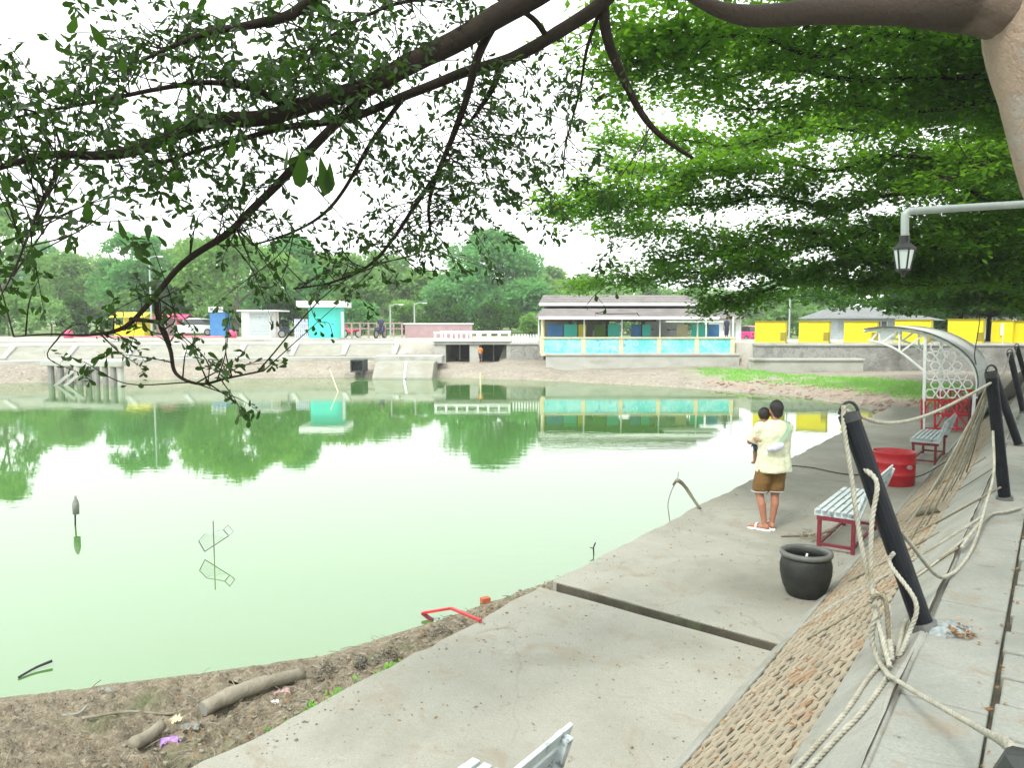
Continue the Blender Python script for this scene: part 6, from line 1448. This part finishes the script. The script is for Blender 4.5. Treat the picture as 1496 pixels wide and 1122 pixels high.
# ---- background trees
def crown_tree(name, label, px, Y, ytop, hw, mat, n=4200, leaf=.42, low=.12, shape=1.0, bark='grey_bark', seed=None, lobes=34, group=None, z0=None, trunk=.28):
    x = X_(px, Y); z0 = ground_z(x, Y) if z0 is None else z0; zt_ = Z_(ytop, Y); h_ = zt_ - z0; rx = hw / FPX * Y
    rr = np.random.default_rng(seed if seed is not None else int(px * 7 + Y))
    t = thing(name, label, 'tree', (x, Y, z0), 0, group)
    MB().tube(smooth_pts([(x, Y, z0 - .3), (x + rr.normal() * .3, Y, z0 + h_ * .3), (x + rr.normal() * .3, Y, z0 + h_ * .75)], 5), [trunk * (1 - .7 * i / 10) for i in range(11)], 9).build('trunk', MAT[bark], t, smooth=True)
    lb_ = MB()
    for k in range(6):
        a = rr.uniform(0, 6.28); zz = z0 + h_ * rr.uniform(.25, .6); lb_.tube([(x, Y, zz), (x + rx * .35 * math.cos(a), Y + rx * .35 * math.sin(a), zz + h_ * .12), (x + rx * .7 * math.cos(a), Y + rx * .7 * math.sin(a), zz + h_ * .2)], [trunk * .45, trunk * .3, trunk * .1], 6)
    lb_.build('limbs', MAT[bark], t)
    c0 = z0 + h_ * low; H2 = (zt_ - c0)
    PTS, DIR, SZ = [], [], []
    for k in range(lobes):
        f = rr.uniform(.02, 1) ** .85; prof_ = math.sin(math.pi * min(1, (.16 + .84 * (1 - f)) ** shape * .62 + .0)) if shape != 1.0 else math.sqrt(max(0, 1 - (2 * f - .86) ** 2 / 1.32))
        a = rr.uniform(0, 6.28); rad_ = rx * prof_ * math.sqrt(rr.uniform(.25, 1)) * .72
        lr = rx * rr.uniform(.20, .36) * (.65 + .45 * prof_); c = np.array([x + rad_ * math.cos(a), Y + rad_ * math.sin(a) * .8, c0 + H2 * f * .97 - lr * .45 * f])
        m_ = int(n / lobes); d = rr.normal(size=(m_, 3)); d /= np.linalg.norm(d, axis=1, keepdims=True); d[:, 2] = np.where(d[:, 2] < -.35, -d[:, 2], d[:, 2])
        PTS.append(c + d * lr * rr.uniform(.62, 1.05, (m_, 1)) * np.array([1, 1, .78])); DIR.append(d * .4 + rr.normal(size=(m_, 3)) * .7); SZ.append(leaf * rr.uniform(.55, 1.25, m_))
    PTS, DIR, SZ = np.concatenate(PTS), np.concatenate(DIR), np.concatenate(SZ)
    PTS[:, 2] = np.maximum(PTS[:, 2], z0 + .1)
    V_, F_ = leaves(PTS, DIR, SZ, RHOMB, RHOMB_F, 1.0)
    stuff(link_mesh('crown', quads_mesh('crown', V_ - np.array([x, Y, z0]), F_), mat, t)); return t
L_ = MAT['leaf_far']; B_ = MAT['leaf_blue']; P_ = MAT['leaf_pale']; D_ = MAT['leaf_deep']
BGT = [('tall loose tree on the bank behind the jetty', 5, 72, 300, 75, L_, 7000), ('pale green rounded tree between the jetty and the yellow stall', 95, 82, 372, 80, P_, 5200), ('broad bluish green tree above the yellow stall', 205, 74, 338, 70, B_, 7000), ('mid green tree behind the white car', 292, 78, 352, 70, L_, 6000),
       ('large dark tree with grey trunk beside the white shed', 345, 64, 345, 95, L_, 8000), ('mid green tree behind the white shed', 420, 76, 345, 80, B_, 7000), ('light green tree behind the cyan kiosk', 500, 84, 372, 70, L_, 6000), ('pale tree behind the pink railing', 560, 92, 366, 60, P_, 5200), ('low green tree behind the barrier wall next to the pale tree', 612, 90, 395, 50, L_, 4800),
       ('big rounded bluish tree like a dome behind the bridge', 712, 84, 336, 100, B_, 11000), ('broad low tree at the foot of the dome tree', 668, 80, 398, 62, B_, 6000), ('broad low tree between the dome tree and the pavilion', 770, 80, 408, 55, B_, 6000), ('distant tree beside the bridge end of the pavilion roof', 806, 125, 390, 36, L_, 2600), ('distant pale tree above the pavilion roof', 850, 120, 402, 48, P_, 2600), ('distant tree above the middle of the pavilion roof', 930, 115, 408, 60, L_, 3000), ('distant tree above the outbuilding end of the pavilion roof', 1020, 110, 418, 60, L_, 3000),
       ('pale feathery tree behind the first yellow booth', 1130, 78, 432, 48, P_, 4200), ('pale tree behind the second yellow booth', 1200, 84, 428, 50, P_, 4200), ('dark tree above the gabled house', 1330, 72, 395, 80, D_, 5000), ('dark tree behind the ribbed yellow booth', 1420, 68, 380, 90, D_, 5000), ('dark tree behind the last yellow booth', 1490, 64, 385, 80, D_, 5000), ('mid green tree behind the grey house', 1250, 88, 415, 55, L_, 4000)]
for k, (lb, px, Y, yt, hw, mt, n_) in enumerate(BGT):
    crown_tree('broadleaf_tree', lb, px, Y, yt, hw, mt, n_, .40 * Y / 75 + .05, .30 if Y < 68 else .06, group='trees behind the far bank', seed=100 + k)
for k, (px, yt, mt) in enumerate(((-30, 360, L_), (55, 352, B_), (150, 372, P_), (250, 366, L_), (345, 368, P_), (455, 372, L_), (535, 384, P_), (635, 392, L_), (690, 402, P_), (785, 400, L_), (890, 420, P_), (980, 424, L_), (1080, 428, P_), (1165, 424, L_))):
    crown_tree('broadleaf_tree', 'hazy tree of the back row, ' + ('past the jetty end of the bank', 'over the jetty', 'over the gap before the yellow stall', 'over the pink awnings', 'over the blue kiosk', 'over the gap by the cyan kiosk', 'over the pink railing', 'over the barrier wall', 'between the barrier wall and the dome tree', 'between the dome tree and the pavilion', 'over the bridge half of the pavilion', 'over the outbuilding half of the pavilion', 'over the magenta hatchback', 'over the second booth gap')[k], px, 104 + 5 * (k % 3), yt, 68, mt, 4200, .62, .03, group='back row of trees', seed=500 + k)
# understorey shrubs
for k, (px, Y, yt, hw, mt, lb) in enumerate(((15, 66, 430, 50, L_, 'dense green shrub on the bank past the jetty'), (75, 64, 432, 45, P_, 'pale shrub behind the jetty'), (130, 66, 428, 45, D_, 'dark green shrub between the jetty and the yellow stall'), (190, 70, 425, 40, L_, 'green shrub behind the yellow stall'), (250, 74, 425, 40, D_, 'dark shrub behind the pink awning'), (320, 72, 430, 40, L_, 'green shrub behind the blue kiosk'), (415, 70, 432, 34, D_, 'dark shrub between the shed and the cyan kiosk'), (470, 72, 430, 40, L_, 'green shrub behind the cyan kiosk roof'), (530, 72, 440, 40, B_, 'bluish shrub behind the red motorbike'), (590, 74, 440, 44, L_, 'green shrub behind the short pole'), (650, 72, 440, 44, D_, 'dark shrub behind the barrier wall'), (725, 70, 445, 50, D_, 'dark shrub behind the bridge railing'), (775, 58, 462, 18, L_, 'small green shrub beside the pavilion end'))):
    crown_tree('shrub', lb, px, Y, yt, hw, mt, 2600, .34, .0, group='shrubs behind the far bank', seed=300 + k, lobes=18, trunk=.08)
# conifer on the skyline
x, Y = X_(755, 170), 170; z0 = LAND; zt_ = Z_(353, Y)
t = thing('conifer', 'narrow pointed conifer on the skyline beside the dome tree', 'tree', (x, Y, z0))
MB().tube([(x, Y, z0), (x, Y, zt_)], [.3, .03], 8).build('trunk', MAT['grey_bark'], t)
n_ = 1600; f = RNG.random(n_); a = RNG.random(n_) * 6.28; rr_ = (1 - f) * 2.0 * RNG.uniform(.3, 1, n_) + .1
PTS = np.stack([x + rr_ * np.cos(a), Y + rr_ * np.sin(a), z0 + 4 + (zt_ - z0 - 4) * f], -1); DIR = np.stack([np.cos(a), np.sin(a), RNG.normal(-.2, .3, n_)], -1)
V_, F_ = leaves(PTS, DIR, RNG.uniform(.5, 1.1, n_), RHOMB, RHOMB_F); stuff(link_mesh('crown', quads_mesh('crown', V_ - np.array([x, Y, z0]), F_), MAT['conifer'], t))
# wood closing the horizon
pts = []; n_ = 26000
a = RNG.uniform(-1.1, 1.1, n_); Dd = RNG.uniform(190, 260, n_); hh = (9 + 4 * np.sin(a * 23) + 3 * np.sin(a * 57 + 1)) * RNG.random(n_) ** .6
PTS = np.stack([np.sin(a) * Dd, np.cos(a) * Dd, LAND + hh], -1)
V_, F_ = leaves(PTS, RNG.normal(size=(n_, 3)), RNG.uniform(.9, 2.0, n_), RHOMB, RHOMB_F); o = link_mesh('far_wood', quads_mesh('far_wood', V_, F_), MAT['leaf_blue']); stuff(o); o['label'] = 'distant wood closing the horizon behind the far bank'; o['category'] = 'wood'

# ---- grass on the right shore, litter
msk = np.argwhere((gr > .35)); sel = RNG.integers(0, len(msk), 15000); P0 = []
for i, j in msk[sel]:
    P0.append((GX[i, j] + RNG.uniform(-.25, .25), GY[i, j] + RNG.uniform(-.25, .25), GZ[i, j] - .02))
P0 = np.array(P0); D0 = RNG.normal(0, .35, (len(P0), 3)); D0[:, 2] = 1
BL = np.array([(0, -.06, 0), (0, .06, 0), (1, 0, .12)]); V_, F_ = leaves(P0, D0, RNG.uniform(.08, .20, len(P0)), BL, np.array([(0, 1, 2, 2)]), 2.0)
MAT['grass'] = leaf_mat('shore_grass', (.12, .32, .05), (.22, .42, .09), .4, .6)
o = link_mesh('grass', quads_mesh('grass', V_, F_), MAT['grass']); stuff(o); o['label'] = 'bright green grass on the flat shore below the stone wall'; o['category'] = 'grass'

def scatter_leaf(name, label, P0, S0, mat, parent=None, cat='litter'):
    D0 = RNG.normal(0, 1, (len(P0), 3)); D0[:, 2] *= .25
    V_, F_ = leaves(P0, D0, S0, OBOV, OBOV_F, .5); o = link_mesh(name, quads_mesh(name, V_, F_), mat, parent); stuff(o)
    if parent is None: o['label'] = label; o['category'] = cat
    return o
def wpts(u, v, z): return np.stack([u * SA + v * CA, u * CA - v * SA, z], -1)
n_ = 260; u = RNG.uniform(2.5, 14, n_); v = RNG.uniform(-4.1, -1.9, n_)
scatter_leaf('walkway_litter', 'tiny dry leaves and bits strewn on the walkway slabs', wpts(u, v, np.full(n_, DECK + .006)), RNG.uniform(.012, .04, n_), MAT['dead_leaf'])
n_ = 260; f = RNG.random(n_) ** 2; u = 6.40 + .02 + f * .1 + RNG.normal(0, .05, n_); v = -1.85 - f * 1.2
scatter_leaf('joint_litter', 'orange dead leaves gathered at the bank end of the open joint', wpts(u, v, np.full(n_, .13) + (1 - f) * .14 * RNG.random(n_)), RNG.uniform(.025, .055, n_), MAT['dead_leaf'])
n_ = 900; s = RNG.uniform(.1, 1.2, n_); u = 2.6 + 12 * RNG.random(n_) ** 1.4
scatter_leaf('slope_litter', 'brown dead leaves caught between the slope blocks', np.array([tuple(SP(a, b_, .018)) for a, b_ in zip(s, u)]), RNG.uniform(.012, .038, n_), MAT['dead_leaf'])
c = onz(1388, 928, PATH); n_ = 90
scatter_leaf('bag_litter', 'small heap of orange dead leaves beside the net bag', np.array([(c.x + RNG.normal(.05, .05), c.y + RNG.normal(0, .03), PATH + .01 + abs(RNG.normal(0, .018))) for _ in range(n_)]), RNG.uniform(.02, .04, n_), MAT['dead_leaf'])
n_ = 140; u = RNG.uniform(2.5, 12, n_); v = -.155 + RNG.normal(0, .03, n_)
scatter_leaf('path_litter', 'reddish dead leaves along the long joint of the path', wpts(u, v, np.full(n_, PATH + .005)), RNG.uniform(.015, .04, n_), MAT['dead_leaf'])
mb = MB(); rr = random.Random(18)
for k in range(420):
    u = rr.uniform(2.6, 13); v = rr.choice((rr.uniform(-4.1, -1.9), -4.12 + abs(rr.gauss(0, .12)), -1.86 - abs(rr.gauss(0, .15)))); s = rr.uniform(.003, .009) * (1.8 if rr.random() < .06 else 1)
    if 6.2 < u < 6.75: continue
    mb.ball(W(u, v, DECK + s * .3), s, 5, 3, (rr.uniform(.8, 1.5), rr.uniform(.7, 1.2), rr.uniform(.5, .8)), Matrix.Rotation(rr.uniform(0, 3), 3, 'Z'))
o = stuff(mb.build('walkway_grit', MAT['grey_bark'])); o['label'] = 'dark grit and crumbs scattered over the walkway slabs'; o['category'] = 'grit'
# stones, twigs and rubbish on the mud and along the walkway edge
mb = MB(); rr = random.Random(8)
for k in range(1500):
    if k < 900: u, v = rr.uniform(1.2, 7.5), 0; v = -4.22 - abs(rr.gauss(0, .45))
    else: u = rr.uniform(5.0, 16); v = -4.25 - abs(rr.gauss(0, .09)) * (1.6 if u < 8 else .8)
    z = mud_z(u, v) if u < 10 else .0
    if z < -.03: continue
    s = rr.uniform(.006, .022) * (1.3 if rr.random() < .1 else 1)
    mb.ball(W(u, v, z + s * .3), s, 5, 3, (rr.uniform(.8, 1.4), rr.uniform(.7, 1.2), rr.uniform(.4, .8)), Matrix.Rotation(rr.uniform(0, 3), 3, 'Z'))
o = stuff(mb.build('gravel', MAT['wood'])); o['label'] = 'small stones and crumbs scattered on the near mud'; o['category'] = 'gravel'
mb = MB()
for k in range(700):
    u = rr.uniform(.8, 7.6); v = -4.25 - abs(rr.gauss(0, .7)); z = mud_z(u, v)
    if z < .005: continue
    a = rr.uniform(0, 6.28); L = rr.uniform(.03, .16); p_ = W(u, v, z + .008); d = V((math.cos(a), math.sin(a), rr.uniform(-.1, .25))) * L
    mb.tube([p_, p_ + d * .5 + V((0, 0, .006)), p_ + d], rr.uniform(.0018, .0045), 4, False)
o = stuff(mb.build('root_litter', MAT['wood'])); o['label'] = 'dry roots and twigs strewn over the near mud bank'; o['category'] = 'litter'
n_ = 700; u = RNG.uniform(1, 7.6, n_); v = -4.24 - np.abs(RNG.normal(0, .6, n_)); z = np.array([mud_z(a, b_) for a, b_ in zip(u, v)]); k_ = z > .01
scatter_leaf('mud_leaves', 'brown leaves trodden into the near mud bank', wpts(u, v, z + .008)[k_], RNG.uniform(.015, .05, n_)[k_], MAT['dead_leaf'])
# green weeds at the slab edge
n_ = 380; u = np.concatenate([RNG.normal(4.35, .12, 240), RNG.normal(3.7, .25, 140)]); v = -4.28 - np.abs(RNG.normal(0, .05, n_)); z = np.array([mud_z(a, b_) for a, b_ in zip(u, v)])
D0 = RNG.normal(0, .6, (n_, 3)); D0[:, 2] = np.abs(D0[:, 2]) + .4; V_, F_ = leaves(wpts(u, v, z), D0, RNG.uniform(.03, .08, n_), OBOV, OBOV_F)
o = stuff(link_mesh('edge_weeds', quads_mesh('edge_weeds', V_, F_), MAT['grass'])); o['label'] = 'low green weeds growing along the slab edge by the log'; o['category'] = 'weeds'
# red stones of the right shore
mb = MB()
for k in range(900):
    p_ = V((rr.uniform(9, 20), rr.uniform(23, 36), 0)); dd_ = float(pond_dist(np.array([[p_.x]]), np.array([[p_.y]]))[0, 0])
    if not (.05 < dd_ < 2.6) or UV(p_)[1] > V_BOT - .2: continue
    s = rr.uniform(.03, .11); z = ground_z(p_.x, p_.y)
    mb.ball((p_.x, p_.y, z + s * .2), s, 5, 4, (1.2, .9, .6))
o = stuff(mb.build('shore_stones', M_('reddish_stone', (.36, .29, .24), (.27, .19, .15), 5, .9, .3))); o['label'] = 'reddish stones strewn along the shore below the grass'; o['category'] = 'stones'

# ================================================================ HAZE
mh = bpy.data.materials.new('thin_haze'); mh.use_nodes = True; nth = mh.node_tree; nth.nodes.clear()
oh = nth.nodes.new('ShaderNodeOutputMaterial'); vh = nth.nodes.new('ShaderNodeVolumePrincipled')
vh.inputs['Color'].default_value = (.93, .97, .96, 1); vh.inputs['Density'].default_value = .0010; vh.inputs['Anisotropy'].default_value = .2
nth.links.new(vh.outputs[0], oh.inputs['Volume'])
o = MB().box((0, 0, 13), (5600, 5600, 30)).build('haze', mh); stuff(o); o['label'] = 'thin pale haze in the air over the pond'; o['category'] = 'haze'
